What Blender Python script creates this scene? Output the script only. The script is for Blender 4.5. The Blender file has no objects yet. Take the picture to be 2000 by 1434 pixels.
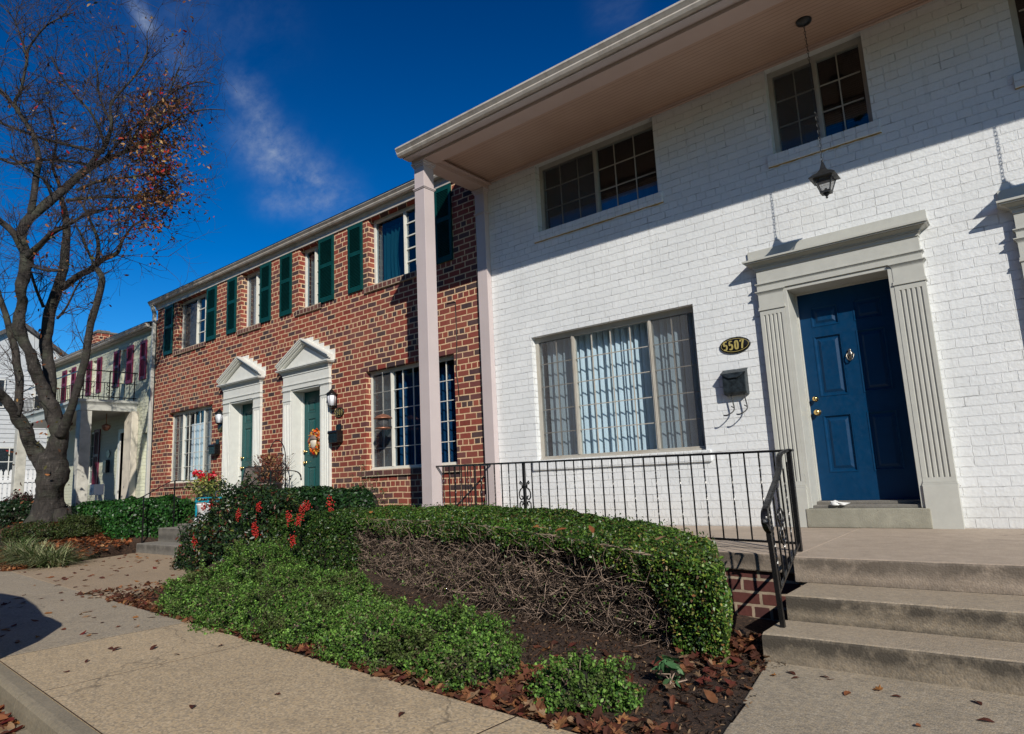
import bpy, math, random
import numpy as np
from mathutils import Vector, Matrix, noise
random.seed(7); RNG = np.random.default_rng(7)
SC = bpy.context.scene
COL = SC.collection
# ------------------------------------------------------------------ camera frame
CF = Vector((-0.6175483711681984, 0.7696307539009118, 0.1621804917905333))
CR = Vector((0.774202017268328, 0.6311726255937411, -0.047247784696796025))
CU = Vector((0.13872723497985817, -0.09638267142498826, 0.9856293090831999))
CC = Vector((0.0, -6.7715, 0.6197))
FPX = 1282.77
# sun: light travels along this direction
SUN = Vector((-1.27, 1.0, -0.92)).normalized()

# ------------------------------------------------------------------ materials
MATS = {}
class NT:
    def __init__(s, name):
        m = bpy.data.materials.new(name); m.use_nodes = True
        s.m = m; s.t = m.node_tree; s.t.nodes.clear()
        s.out = s.n('ShaderNodeOutputMaterial')
        s.b = s.n('ShaderNodeBsdfPrincipled')
        s.l(s.b.outputs[0], s.out.inputs[0])
        MATS[name] = m
    def n(s, typ, **kw):
        nd = s.t.nodes.new(typ)
        for k, v in kw.items():
            if k.startswith('i_'):
                nd.inputs[k[2:].replace('_', ' ')].default_value = v
            else: setattr(nd, k, v)
        return nd
    def l(s, a, b): s.t.links.new(a, b)
    def coord(s, kind='Object', scale=None, rot=None):
        c = s.n('ShaderNodeTexCoord').outputs[kind]
        if scale is None and rot is None: return c
        mp = s.n('ShaderNodeMapping'); s.l(c, mp.inputs[0])
        if scale is not None: mp.inputs['Scale'].default_value = scale if hasattr(scale, '__len__') else (scale,)*3
        if rot is not None: mp.inputs['Rotation'].default_value = rot
        return mp.outputs[0]
    def noise(s, vec, scale, detail=4, rough=.5, dist=0):
        n = s.n('ShaderNodeTexNoise'); s.l(vec, n.inputs['Vector'])
        n.inputs['Scale'].default_value = scale; n.inputs['Detail'].default_value = detail
        n.inputs['Roughness'].default_value = rough; n.inputs['Distortion'].default_value = dist
        return n.outputs['Fac']
    def ramp(s, fac, stops, interp='LINEAR'):
        r = s.n('ShaderNodeValToRGB'); s.l(fac, r.inputs[0]); r.color_ramp.interpolation = interp
        e = r.color_ramp.elements
        while len(e) > 1: e.remove(e[-1])
        for i, (p, c) in enumerate(stops):
            el = e[0] if i == 0 else e.new(p)
            el.position = p
            el.color = (c, c, c, 1) if not hasattr(c, '__len__') else (*c, 1)
        return r.outputs[0]
    def mix(s, fac, a, b, mode='MIX'):
        m = s.n('ShaderNodeMix', data_type='RGBA', blend_type=mode)
        if isinstance(fac, (int, float)): m.inputs[0].default_value = fac
        else: s.l(fac, m.inputs[0])
        for v, i in ((a, 6), (b, 7)):
            if hasattr(v, 'is_output'): s.l(v, m.inputs[i])
            else: m.inputs[i].default_value = (*v, 1) if hasattr(v, '__len__') else (v, v, v, 1)
        return m.outputs[2]
    def math(s, op, a, b=None, clamp=False):
        m = s.n('ShaderNodeMath', operation=op, use_clamp=clamp)
        for v, i in ((a, 0), (b, 1)):
            if v is None: continue
            if hasattr(v, 'is_output'): s.l(v, m.inputs[i])
            else: m.inputs[i].default_value = v
        return m.outputs[0]
    def bump(s, h, strength=.5, dist=.01, normal=None):
        b = s.n('ShaderNodeBump'); s.l(h, b.inputs['Height'])
        b.inputs['Strength'].default_value = strength; b.inputs['Distance'].default_value = dist
        if normal is not None: s.l(normal, b.inputs['Normal'])
        s.l(b.outputs[0], s.b.inputs['Normal']); return b.outputs[0]
    def col(s, v):
        if hasattr(v, 'is_output'): s.l(v, s.b.inputs['Base Color'])
        else: s.b.inputs['Base Color'].default_value = (*v, 1)
    def rough(s, v):
        if hasattr(v, 'is_output'): s.l(v, s.b.inputs['Roughness'])
        else: s.b.inputs['Roughness'].default_value = v

def paint(name, c, rough=.45, var=.12, bump=.15, scale=9, metal=0, bscale=60, dirt=None):
    t = NT(name); v = t.coord()
    n = t.noise(v, scale, 5, .6)
    c2 = tuple(max(0, x*(1-var*1.6)) for x in c); c1 = tuple(min(1, x*(1+var*.5)) for x in c)
    col = t.ramp(n, [(.3, c2), (.7, c1)])
    if dirt:
        d = t.noise(t.coord('Object', (1.5, 1.5, .35)), 4, 6, .7)
        col = t.mix(t.ramp(d, [(.5, 0), (.75, .55)]), col, dirt)
    t.col(col); t.b.inputs['Metallic'].default_value = metal
    if name in ('blue_door', 'green_door', 'green_shutter'): t.b.inputs['Specular IOR Level'].default_value = .22
    rr = t.ramp(t.noise(v, scale*3, 3), [(.3, max(.05, rough-.1)), (.7, min(1, rough+.12))]); t.rough(rr)
    t.bump(t.noise(v, bscale, 4), bump, .004)
    return t.m

def brick_mat(name, kind, k=1.0):
    t = NT(name)
    tc = t.n('ShaderNodeTexCoord').outputs['Object']
    sep = t.n('ShaderNodeSeparateXYZ'); t.l(tc, sep.inputs[0])
    wob = t.noise(tc, 2.3, 3)
    fine = t.noise(tc, 26, 4, .65)
    u = t.math('ADD', sep.outputs[0], sep.outputs[1])
    wz = t.math('MULTIPLY', t.math('SUBTRACT', wob, .5), .022)
    wf = t.math('MULTIPLY', t.math('SUBTRACT', fine, .5), .012 if kind == 'white' else .008)
    uu = t.math('ADD', u, wf)
    vv = t.math('ADD', t.math('ADD', sep.outputs[2], wz), wf)
    cb = t.n('ShaderNodeCombineXYZ'); t.l(uu, cb.inputs[0]); t.l(vv, cb.inputs[1])
    br = t.n('ShaderNodeTexBrick', offset=.5, offset_frequency=2, squash=.5, squash_frequency=6 if kind != 'white' else 7)
    t.l(cb.outputs[0], br.inputs['Vector'])
    br.inputs['Scale'].default_value = 1
    br.inputs['Color1'].default_value = (0, 0, 0, 1); br.inputs['Color2'].default_value = (1, 1, 1, 1)
    br.inputs['Mortar'].default_value = (0, 0, 0, 1)
    br.inputs['Mortar Size'].default_value = {'white': .0045, 'red': .0092, 'dark': .010}[kind]
    br.inputs['Mortar Smooth'].default_value = .35 if kind == 'white' else .12
    br.inputs['Bias'].default_value = 0
    br.inputs['Brick Width'].default_value = .222; br.inputs['Row Height'].default_value = .0843 if kind == 'white' else .0885
    rnd, mor = br.outputs['Color'], br.outputs['Fac']
    if kind == 'white':
        big = t.noise(tc, 1.3, 5, .6)
        base = t.ramp(big, [(.3, (.66*k, .68*k, .69*k*k)), (.7, (.755*k, .77*k, .775*k*k))])
        base = t.mix(t.math('MULTIPLY', rnd, .22), base, (.52, .54, .55))
        spk = t.n('ShaderNodeTexVoronoi', feature='F1'); t.l(tc, spk.inputs['Vector']); spk.inputs['Scale'].default_value = 9
        chip = t.ramp(spk.outputs['Distance'], [(.035, 1), (.05, 0)])
        chip = t.math('MULTIPLY', chip, t.ramp(t.noise(tc, 1.9, 2), [(.62, 0), (.66, 1)]))
        base = t.mix(chip, base, (.22, .17, .12))
        crack = t.math('MULTIPLY', mor, t.ramp(t.noise(tc, 5, 4, .7), [(.52, 0), (.66, 1)]))
        base = t.mix(t.math('MULTIPLY', crack, .7), base, (.22, .22, .22))
        streak = t.ramp(t.noise(t.coord('Object', (7, 7, .55)), 2.0, 6, .65), [(.56, 0), (.74, .34)])
        base = t.mix(streak, base, (.40, .40, .38))
        zz = t.math('ADD', sep.outputs[2], t.math('MULTIPLY', fine, .5)); splash = t.ramp(zz, [(.18, .38), (.62, 0)])
        base = t.mix(t.math('MULTIPLY', splash, t.ramp(big, [(.35, .4), (.6, 1)])), base, (.38, .33, .26))
        t.col(base); t.rough(.62)
        h = t.math('SUBTRACT', t.math('MULTIPLY', t.math('ADD', t.math('MULTIPLY', rnd, .35), t.math('MULTIPLY', fine, .55)), 1.0), t.math('MULTIPLY', mor, 1.25))
        t.bump(h, .85, .012)
    else:
        if kind == 'red':
            bc = t.ramp(rnd, [(0, (.18, .028, .018)), (.18, (.275, .046, .026)), (.36, (.21, .036, .026)), (.52, (.31, .066, .034)), (.66, (.17, .042, .036)), (.78, (.11, .036, .036)), (.88, (.06, .03, .034)), (1, (.035, .02, .024))])
            mc = (.70, .48, .29)
        else:
            bc = t.ramp(rnd, [(0, (.09, .03, .026)), (.5, (.14, .042, .034)), (.85, (.07, .025, .026)), (1, (.05, .02, .022))])
            mc = (.42, .33, .24)
        bc = t.mix(t.ramp(fine, [(.35, .55), (.65, 0)]), bc, t.mix(.5, bc, (.05, .02, .015)))
        bc = t.mix(t.ramp(t.noise(tc, .9, 5, .65), [(.45, 0), (.75, .22)]), bc, (.30, .20, .15))
        mcol = t.mix(t.ramp(t.noise(tc, 14, 4), [(.4, 0), (.75, .8)]), mc, tuple(x*.6 for x in mc))
        t.col(t.mix(mor, bc, mcol)); t.rough(.85)
        h = t.math('SUBTRACT', t.math('ADD', t.math('MULTIPLY', rnd, .25), t.math('MULTIPLY', fine, .5)), mor)
        t.bump(h, .7, .008)
    return t.m

def concrete(name, base, stain=0, agg=0, rough=.85, crack=0):
    t = NT(name); v = t.coord()
    big = t.noise(v, 1.1, 6, .65); mid = t.noise(v, 9, 6, .7)
    c = t.ramp(big, [(.3, tuple(x*.78 for x in base)), (.7, tuple(min(1, x*1.12) for x in base))])
    c = t.mix(t.ramp(mid, [(.4, .35), (.65, 0)]), c, tuple(x*.6 for x in base))
    hgt = mid
    if agg:
        vo = t.n('ShaderNodeTexVoronoi', feature='F1'); t.l(v, vo.inputs['Vector']); vo.inputs['Scale'].default_value = 95
        sc = t.n('ShaderNodeSeparateColor'); t.l(vo.outputs['Color'], sc.inputs[0])
        ac = t.ramp(sc.outputs[0], [(0, tuple(x*.45 for x in base)), (.35, tuple(x*.9 for x in base)), (.7, (base[0]*1.25, base[1]*1.12, base[2]*.9)), (1, tuple(min(1, x*1.5) for x in base))])
        c = t.mix(agg, c, ac)
        hgt = t.math('ADD', t.math('MULTIPLY', mid, .5), t.math('MULTIPLY', vo.outputs['Distance'], -1.2))
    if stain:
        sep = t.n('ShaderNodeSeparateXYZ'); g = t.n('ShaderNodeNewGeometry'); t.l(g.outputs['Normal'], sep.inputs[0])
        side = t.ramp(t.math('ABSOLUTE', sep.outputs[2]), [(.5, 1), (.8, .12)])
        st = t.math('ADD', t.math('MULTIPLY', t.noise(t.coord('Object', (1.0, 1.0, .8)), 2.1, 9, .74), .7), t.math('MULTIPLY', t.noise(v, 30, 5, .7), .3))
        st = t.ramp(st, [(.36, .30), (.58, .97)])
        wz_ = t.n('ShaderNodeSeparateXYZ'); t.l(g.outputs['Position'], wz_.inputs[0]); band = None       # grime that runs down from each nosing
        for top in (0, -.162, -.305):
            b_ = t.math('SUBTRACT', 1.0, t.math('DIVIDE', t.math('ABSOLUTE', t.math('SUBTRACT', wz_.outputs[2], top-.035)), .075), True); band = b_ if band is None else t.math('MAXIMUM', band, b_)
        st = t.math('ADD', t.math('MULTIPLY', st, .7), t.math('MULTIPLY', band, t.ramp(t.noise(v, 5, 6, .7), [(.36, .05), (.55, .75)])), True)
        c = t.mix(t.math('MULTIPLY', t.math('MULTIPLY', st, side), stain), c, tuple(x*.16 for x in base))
    pit = t.n('ShaderNodeTexVoronoi', feature='F1'); t.l(v, pit.inputs['Vector']); pit.inputs['Scale'].default_value = 23
    pm = t.ramp(pit.outputs['Distance'], [(.05, 1), (.09, 0)])
    pm = t.math('MULTIPLY', pm, t.ramp(t.noise(v, 3.1, 2), [(.5, 0), (.6, 1)]))
    c = t.mix(t.math('MULTIPLY', pm, .6), c, tuple(x*.3 for x in base))
    if crack:
        wv = t.n('ShaderNodeTexNoise'); t.l(v, wv.inputs['Vector']); wv.inputs['Scale'].default_value = 2.2; wv.inputs['Detail'].default_value = 6
        ad = t.n('ShaderNodeVectorMath', operation='MULTIPLY_ADD'); t.l(wv.outputs['Color'], ad.inputs[0]); ad.inputs[1].default_value = (.5, .5, .5); t.l(v, ad.inputs[2])
        ve = t.n('ShaderNodeTexVoronoi', feature='DISTANCE_TO_EDGE'); t.l(ad.outputs[0], ve.inputs['Vector']); ve.inputs['Scale'].default_value = crack
        ck = t.math('MULTIPLY', t.ramp(ve.outputs['Distance'], [(.0, 1), (.0035, 0)]), t.ramp(t.noise(v, .55, 2), [(.50, 0), (.54, 1)]))
        c = t.mix(t.math('MULTIPLY', ck, .6), c, tuple(x*.2 for x in base)); pm = t.math('MAXIMUM', pm, ck)
        sp = t.ramp(t.noise(v, 2.6, 7, .7), [(.55, 0), (.72, .45)]); c = t.mix(sp, c, tuple(x*.5 for x in base))
    t.col(c); t.rough(rough)
    t.bump(t.math('SUBTRACT', hgt, pm), .35, .004)
    return t.m

def leafmat(name, rough=.45, trans=.25, spec=.5):
    t = NT(name)
    a = t.n('ShaderNodeVertexColor', layer_name='Col')
    v = t.coord('Object')
    c = t.mix(t.ramp(t.noise(v, 40, 3), [(.35, .35), (.65, 0)]), a.outputs[0], (.02, .02, .01))
    t.col(c); t.rough(rough); t.b.inputs['Specular IOR Level'].default_value = spec
    tr = t.n('ShaderNodeBsdfTranslucent'); t.l(t.mix(.0, c, c), tr.inputs[0])
    ms = t.n('ShaderNodeMixShader'); ms.inputs[0].default_value = trans
    t.l(t.b.outputs[0], ms.inputs[1]); t.l(tr.outputs[0], ms.inputs[2]); t.l(ms.outputs[0], t.out.inputs[0])
    return t.m

def build_materials():
    brick_mat('white_brick', 'white'); brick_mat('cream_brick', 'white', .74); brick_mat('red_brick', 'red'); brick_mat('dark_brick', 'dark')
    paint('trim', (.47, .47, .43), .4, .05, .1)
    paint('trim_white', (.66, .66, .615), .38, .05, .1)
    paint('frame', (.40, .38, .335), .4, .08, .12, dirt=(.3, .24, .17))
    paint('frame_white', (.62, .61, .55), .4, .06, .1)
    paint('beam_bounce_paint', (.50, .37, .32), .45, .04, .08, scale=2.5); paint('column_paint', (.50, .43, .425), .42, .04, .08, scale=2.5)  # beam: column paint with warm bounce light put into its colour
    paint('gutter_paint', (.50, .455, .40), .4, .1, .1, dirt=(.16, .12, .09))
    paint('blue_door', (.001, .034, .095), .45, .08, .08)
    paint('green_door', (.012, .075, .075), .38, .08, .08)
    paint('green_shutter', (.003, .048, .045), .42, .15, .1)
    paint('burgundy', (.13, .006, .035), .5, .15, .1)
    paint('iron', (.008, .008, .009), .28, .2, .35, bscale=90)
    paint('black_metal', (.018, .02, .022), .45, .3, .3)
    paint('galv', (.045, .06, .07), .42, .45, .35, metal=.55, scale=22)
    paint('brass', (.80, .55, .22), .22, .1, .05, metal=1)
    paint('pewter', (.32, .30, .26), .35, .3, .3, metal=1, scale=40)
    paint('copper', (.42, .19, .12), .45, .3, .2, metal=.6, scale=30)
    paint('gold_paint', (.40, .33, .11), .4, .1, .1)
    paint('plaque_black', (.006, .006, .007), .3, .1, .05)
    paint('room_dark', (.035, .035, .04), .9, .2, .1)
    paint('taupe_cloth', (.17, .14, .12), .8, .12, .2, bscale=140)
    paint('pot_taupe', (.20, .15, .13), .7, .15, .2)
    paint('turquoise', (.01, .30, .42), .5, .15, .2)
    paint('aged_white', (.50, .49, .44), .6, .2, .2, scale=5); paint('siding', (.50, .52, .53), .55, .05, .1)
    paint('fence_white', (.72, .73, .74), .55, .06, .1)
    paint('white_plastic', (.78, .79, .8), .4, .05, .05)
    paint('stone_paint', (.62, .56, .46), .6, .12, .2, scale=4)
    paint('opal', (.72, .74, .80), .35, .05, .05)
    paint('car_paint', (.02, .022, .028), .18, .05, .02); paint('tyre', (.02, .02, .02), .8)
    paint('paper', (.75, .75, .73), .8, .2, .3)
    paint('caulk', (.42, .28, .07), .7, .3, .4, scale=30)
    paint('cable_black', (.01, .01, .01), .6)
    t = NT('roof'); v = t.coord()
    br = t.n('ShaderNodeTexBrick', offset=.5); t.l(v, br.inputs['Vector']); br.inputs['Scale'].default_value = 3.2
    br.inputs['Color1'].default_value = (.05, .05, .055, 1); br.inputs['Color2'].default_value = (.1, .095, .09, 1); br.inputs['Mortar'].default_value = (.02, .02, .02, 1)
    t.col(t.mix(.4, br.outputs[0], t.ramp(t.noise(v, 60, 4), [(.3, .03), (.7, .14)]))); t.rough(.95); t.bump(br.outputs['Fac'], -.5, .01)
    # beadboard soffit: grooves run along the eave
    t = NT('soffit'); v = t.coord(); sp = t.n('ShaderNodeSeparateXYZ'); t.l(v, sp.inputs[0])
    fr = t.math('FRACT', t.math('MULTIPLY', sp.outputs[1], 18.0))
    gr = t.ramp(t.math('ABSOLUTE', t.math('SUBTRACT', fr, .5)), [(.0, 1), (.10, 0)])
    c = t.ramp(t.noise(v, 3, 4), [(.3, (.44, .29, .215)), (.7, (.49, .33, .25))])  # brown of the warm bounce light is worked into the board colour
    t.col(t.mix(t.math('MULTIPLY', gr, .7), c, (.13, .08, .06))); t.rough(.5); t.bump(gr, -.8, .006)
    concrete('walk', (.42, .335, .225), 0, .62, crack=.45)
    concrete('walk_grey', (.32, .275, .21), 0, .5, crack=.6)
    concrete('path', (.34, .262, .18), 0, .4)
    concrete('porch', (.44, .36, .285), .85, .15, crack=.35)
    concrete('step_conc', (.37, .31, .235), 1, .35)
    concrete('sill_conc', (.36, .345, .275), .45, .05)
    concrete('kerb', (.25, .215, .155), .6, .25)
    concrete('road', (.085, .08, .075), 0, .5)
    concrete('dark_conc', (.24, .225, .2), .7, .2)
    # mulch
    t = NT('mulch'); v = t.coord(); a = t.noise(v, 38, 8, .75, 1.5); b2 = t.noise(v, 3, 4)
    c = t.ramp(a, [(.38, (.006, .0035, .002)), (.5, (.035, .018, .010)), (.57, (.10, .052, .028)), (.68, (.26, .16, .09))])
    t.col(t.mix(t.ramp(b2, [(.4, 0), (.7, .5)]), c, (.05, .022, .012))); t.rough(.95); t.bump(a, 1, .03)
    t = NT('lawn'); v = t.coord(); a = t.noise(v, 30, 8, .75)
    t.col(t.ramp(a, [(.3, (.015, .03, .008)), (.7, (.07, .08, .03))])); t.rough(.95); t.bump(a, 1, .03)
    t = NT('bark'); v = t.coord('Object', (1, 1, .35)); a = t.noise(v, 16, 8, .72, .6); b2 = t.noise(t.coord('Object'), 3.0, 5, .6)
    c = t.ramp(a, [(.3, (.009, .0075, .006)), (.55, (.036, .030, .026)), (.75, (.12, .105, .09))])
    t.col(t.mix(t.ramp(b2, [(.5, 0), (.72, .8)]), c, (.055, .062, .04))); t.rough(.9)
    wv = t.noise(t.coord('Object', (1, 1, 5)), 3.5, 5, .6); t.bump(t.math('ADD', a, t.math('MULTIPLY', wv, 1.0)), 1, .03)
    paint('twig', (.058, .040, .036), .8, .35, .2, scale=6)
    paint('dark_twig', (.04, .025, .018), .9, .5, .2, scale=18); paint('hedge_twig', (.40, .29, .22), .85, .5, .2, scale=18)
    paint('core', (.012, .012, .006), 1, .3, .6, scale=10)  # near-black, stands for the shade deep inside shrubs and hedges
    leafmat('leaf', .55, .28, .3); leafmat('leaf_gloss', .42, .18, .4); leafmat('leaf_dry', .7, .25, .25); leafmat('petal', .5, .2)
    # glazing
    for nm, tint, refl in (('glass', (.90, .95, .98), .045), ('glass_dark', (.62, .70, .76), .06)):
        t = NT(nm); t.t.nodes.remove(t.b)
        tr = t.n('ShaderNodeBsdfTransparent'); tr.inputs[0].default_value = (*tint, 1)
        gl = t.n('ShaderNodeBsdfGlossy'); gl.inputs['Roughness'].default_value = .02
        g = t.n('ShaderNodeNewGeometry'); bp = t.n('ShaderNodeBump'); t.l(t.noise(t.coord(), 1.6, 2), bp.inputs['Height']); bp.inputs['Strength'].default_value = .08; bp.inputs['Distance'].default_value = .02
        t.l(bp.outputs[0], gl.inputs['Normal'])
        dp = t.n('ShaderNodeVectorMath', operation='DOT_PRODUCT'); t.l(g.outputs['Incoming'], dp.inputs[0]); t.l(g.outputs['Normal'], dp.inputs[1])
        f = t.math('ADD', t.math('MULTIPLY', t.math('POWER', t.math('SUBTRACT', 1.0, t.math('ABSOLUTE', dp.outputs['Value'])), 5.0), .85), refl, True)
        ms = t.n('ShaderNodeMixShader'); t.l(f, ms.inputs[0]); t.l(tr.outputs[0], ms.inputs[1]); t.l(gl.outputs[0], ms.inputs[2])
        t.l(ms.outputs[0], t.out.inputs[0])
    # insect screen: fine grey mesh, partly see-through
    t = NT('screen'); t.b.inputs['Base Color'].default_value = (.10, .10, .105, 1); t.b.inputs['Roughness'].default_value = .8
    tr = t.n('ShaderNodeBsdfTransparent'); ms = t.n('ShaderNodeMixShader'); ms.inputs[0].default_value = .42
    t.l(tr.outputs[0], ms.inputs[1]); t.l(t.b.outputs[0], ms.inputs[2]); t.l(ms.outputs[0], t.out.inputs[0])
    # fabrics behind the glass, plus the blue that imitates a sky reflection
    for nm, c, tr_ in (('blind_white', (.86, .92, .95), .3), ('blind_grey', (.30, .28, .27), .05), ('curtain_white', (.78, .80, .84), .3), ('curtain_teal', (.02, .22, .23), .3), ('curtain_blue', (.02, .16, .34), .2), ('curtain_cream', (.55, .53, .46), .3), ('sky_reflection_blue', (.03, .17, .42), .1)):
        t = NT(nm); v = t.coord('Object', (1, 1, .12)); n = t.noise(v, 22, 4)
        cc = t.ramp(n, [(.3, tuple(x*.82 for x in c)), (.7, c)]); t.col(cc); t.rough(.8)
        tl = t.n('ShaderNodeBsdfTranslucent'); t.l(cc, tl.inputs[0]); ms = t.n('ShaderNodeMixShader'); ms.inputs[0].default_value = tr_
        t.l(t.b.outputs[0], ms.inputs[1]); t.l(tl.outputs[0], ms.inputs[2]); t.l(ms.outputs[0], t.out.inputs[0])
build_materials()
M = MATS

# ------------------------------------------------------------------ mesh helpers
def wloc(o):
    v = Vector((0, 0, 0))
    while o is not None: v = v + o.location; o = o.parent
    return v
class MB:
    def __init__(s): s.v = []; s.f = []; s.mi = []; s.sm = []; s.cur = 0; s.smooth = False
    def add(s, vs, fs):
        b = len(s.v); s.v += [tuple(p) for p in vs]
        for f in fs: s.f.append([i+b for i in f]); s.mi.append(s.cur); s.sm.append(s.smooth)
    def box(s, x0, x1, y0, y1, z0, z1):
        if x0 > x1: x0, x1 = x1, x0
        if y0 > y1: y0, y1 = y1, y0
        if z0 > z1: z0, z1 = z1, z0
        s.add([(x0,y0,z0),(x1,y0,z0),(x1,y1,z0),(x0,y1,z0),(x0,y0,z1),(x1,y0,z1),(x1,y1,z1),(x0,y1,z1)],
              [(0,3,2,1),(4,5,6,7),(0,1,5,4),(1,2,6,5),(2,3,7,6),(3,0,4,7)])
        return s
    def quad(s, *p): s.add(p, [tuple(range(len(p)))]); return s
    def prism(s, poly, axis, a, b):
        # poly: 2D points; axis: extrusion axis; x:(y,z) y:(x,z) z:(x,y)
        def mk(p, t): return {'x': (t, p[0], p[1]), 'y': (p[0], t, p[1]), 'z': (p[0], p[1], t)}[axis]
        n = len(poly)
        A = [mk(p, a) for p in poly]; B = [mk(p, b) for p in poly]
        s.add(A+B, [tuple(range(n-1, -1, -1)), tuple(range(n, 2*n))]+[(i, (i+1) % n, n+(i+1) % n, n+i) for i in range(n)])
        return s
    def tube(s, pts, r, n=6, cap=True, twist=0, sq=False):
        pts = [Vector(p) for p in pts]; m = len(pts)
        if not hasattr(r, '__len__'): r = [r]*m
        base = len(s.v); up = None
        for i, p in enumerate(pts):
            d = (pts[min(i+1, m-1)]-pts[max(i-1, 0)])
            if d.length < 1e-9: d = Vector((0, 0, 1))
            d.normalize()
            if up is None:
                a = Vector((0, 0, 1)) if abs(d.z) < .9 else Vector((0, 1, 0)); up = d.cross(a).normalized()
            up = (up-d*up.dot(d)); up = up.normalized() if up.length > 1e-6 else d.orthogonal().normalized()
            w = d.cross(up)
            for k in range(n):
                a = 2*math.pi*(k+(.5 if sq else 0))/n + twist*i
                q = p+(up*math.cos(a)+w*math.sin(a))*r[i]
                s.v.append(tuple(q))
        for i in range(m-1):
            for k in range(n):
                a = base+i*n+k; b = base+i*n+(k+1) % n
                s.f.append([a, b, b+n, a+n]); s.mi.append(s.cur); s.sm.append(n > 4)
        if cap:
            s.f.append([base+k for k in range(n-1, -1, -1)]); s.mi.append(s.cur); s.sm.append(False)
            s.f.append([base+(m-1)*n+k for k in range(n)]); s.mi.append(s.cur); s.sm.append(False)
        return s
    def lathe(s, prof, c, n=16, axis='z', sx=1, sy=1):
        base = len(s.v); m = len(prof)
        for r, h in prof:
            for k in range(n):
                a = 2*math.pi*k/n; x, y = math.cos(a)*r*sx, math.sin(a)*r*sy
                if axis == 'z': s.v.append((c[0]+x, c[1]+y, c[2]+h))
                elif axis == 'y': s.v.append((c[0]+x, c[1]+h, c[2]+y))
                else: s.v.append((c[0]+h, c[1]+x, c[2]+y))
        for i in range(m-1):
            for k in range(n):
                a = base+i*n+k; b = base+i*n+(k+1) % n
                s.f.append([a, b, b+n, a+n]); s.mi.append(s.cur); s.sm.append(True)
        s.f.append([base+k for k in range(n-1, -1, -1)]); s.mi.append(s.cur); s.sm.append(False)
        s.f.append([base+(m-1)*n+k for k in range(n)]); s.mi.append(s.cur); s.sm.append(False)
        return s
    def build(s, name, mat, parent=None, bevel=0, recalc=True):
        me = bpy.data.meshes.new(name)
        off = wloc(parent)
        vs = [(a[0]-off.x, a[1]-off.y, a[2]-off.z) for a in s.v] if parent is not None else s.v
        me.from_pydata(vs, [], s.f)
        for m in (mat if isinstance(mat, (list, tuple)) else [mat]): me.materials.append(M[m])
        me.polygons.foreach_set('material_index', s.mi); me.polygons.foreach_set('use_smooth', s.sm)
        if recalc:
            import bmesh
            bm = bmesh.new(); bm.from_mesh(me); bmesh.ops.recalc_face_normals(bm, faces=bm.faces); bm.to_mesh(me); bm.free()
        o = bpy.data.objects.new(name, me); COL.objects.link(o); o.parent = parent
        if bevel:
            b = o.modifiers.new('bevel', 'BEVEL'); b.width = bevel; b.segments = 2; b.limit_method = 'ANGLE'
        return o
def tag(o, label=None, cat=None, group=None, kind=None):
    for k, v in (('label', label), ('category', cat), ('group', group), ('kind', kind)):
        if v: o[k] = v
    return o
def empty(name, loc, label, cat, group=None):
    o = bpy.data.objects.new(name, None); COL.objects.link(o); o.location = loc; o.empty_display_size = .2
    return tag(o, label, cat, group)
def origin_to(o, loc):
    "move a top-level mesh's origin to loc"
    loc = Vector(loc); o.data.transform(Matrix.Translation(-(loc-o.location))); o.location = loc
    return o
def npmesh(name, verts, faces_per, mats, parent=None, cols=None, mi=None, smooth=False):
    "verts (N,k,3): N separate k-gons"
    N, k, _ = verts.shape
    me = bpy.data.meshes.new(name)
    off = np.array(wloc(parent)) if parent is not None else np.zeros(3)
    v = (verts.reshape(-1, 3)-off).astype(np.float32)
    me.vertices.add(N*k); me.vertices.foreach_set('co', v.ravel())
    me.loops.add(N*k); me.loops.foreach_set('vertex_index', np.arange(N*k, dtype=np.int32))
    me.polygons.add(N); me.polygons.foreach_set('loop_start', np.arange(0, N*k, k, dtype=np.int32))
    me.polygons.foreach_set('loop_total', np.full(N, k, dtype=np.int32))
    for m in mats: me.materials.append(M[m])
    if mi is not None: me.polygons.foreach_set('material_index', mi.astype(np.int32))
    if cols is not None:
        ca = me.color_attributes.new('Col', 'FLOAT_COLOR', 'CORNER')
        c = np.ones((N, k, 4), np.float32); c[:, :, :3] = cols[:, None, :]
        ca.data.foreach_set('color', c.ravel())
    me.update(calc_edges=True)
    o = bpy.data.objects.new(name, me); COL.objects.link(o); o.parent = parent
    return o
def nrm(a): return a/np.maximum(np.linalg.norm(a, axis=-1, keepdims=True), 1e-9)
def leaves(P, N, size, aspect=.5, jitter=.8, bend=.25):
    "pointed six-corner leaves (two halves folded as one hexagon) at points P facing normals N"
    n = len(P); Nn = nrm(N+RNG.normal(0, jitter, (n, 3)))
    t = nrm(np.cross(Nn, RNG.normal(0, 1, (n, 3)))); b = np.cross(Nn, t)
    L = (size*RNG.uniform(.65, 1.3, n))[:, None]; W = L*aspect
    a0 = P-t*L*.5; a1 = P-t*L*.15+b*W*.5+Nn*L*bend*.4; a2 = P+t*L*.2+b*W*.42+Nn*L*bend*.4; a3 = P+t*L*.5-Nn*L*bend*.3
    a4 = P+t*L*.2-b*W*.42+Nn*L*bend*.4; a5 = P-t*L*.15-b*W*.5+Nn*L*bend*.4
    return np.stack([a0, a1, a2, a3, a4, a5], 1)
def palette(n, cols, w=None, var=.2):
    c = np.array(cols, float); idx = RNG.choice(len(c), n, p=None if w is None else np.array(w)/sum(w))
    return np.clip(c[idx]*RNG.uniform(1-var, 1+var, (n, 1)), 0, 1)
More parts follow.
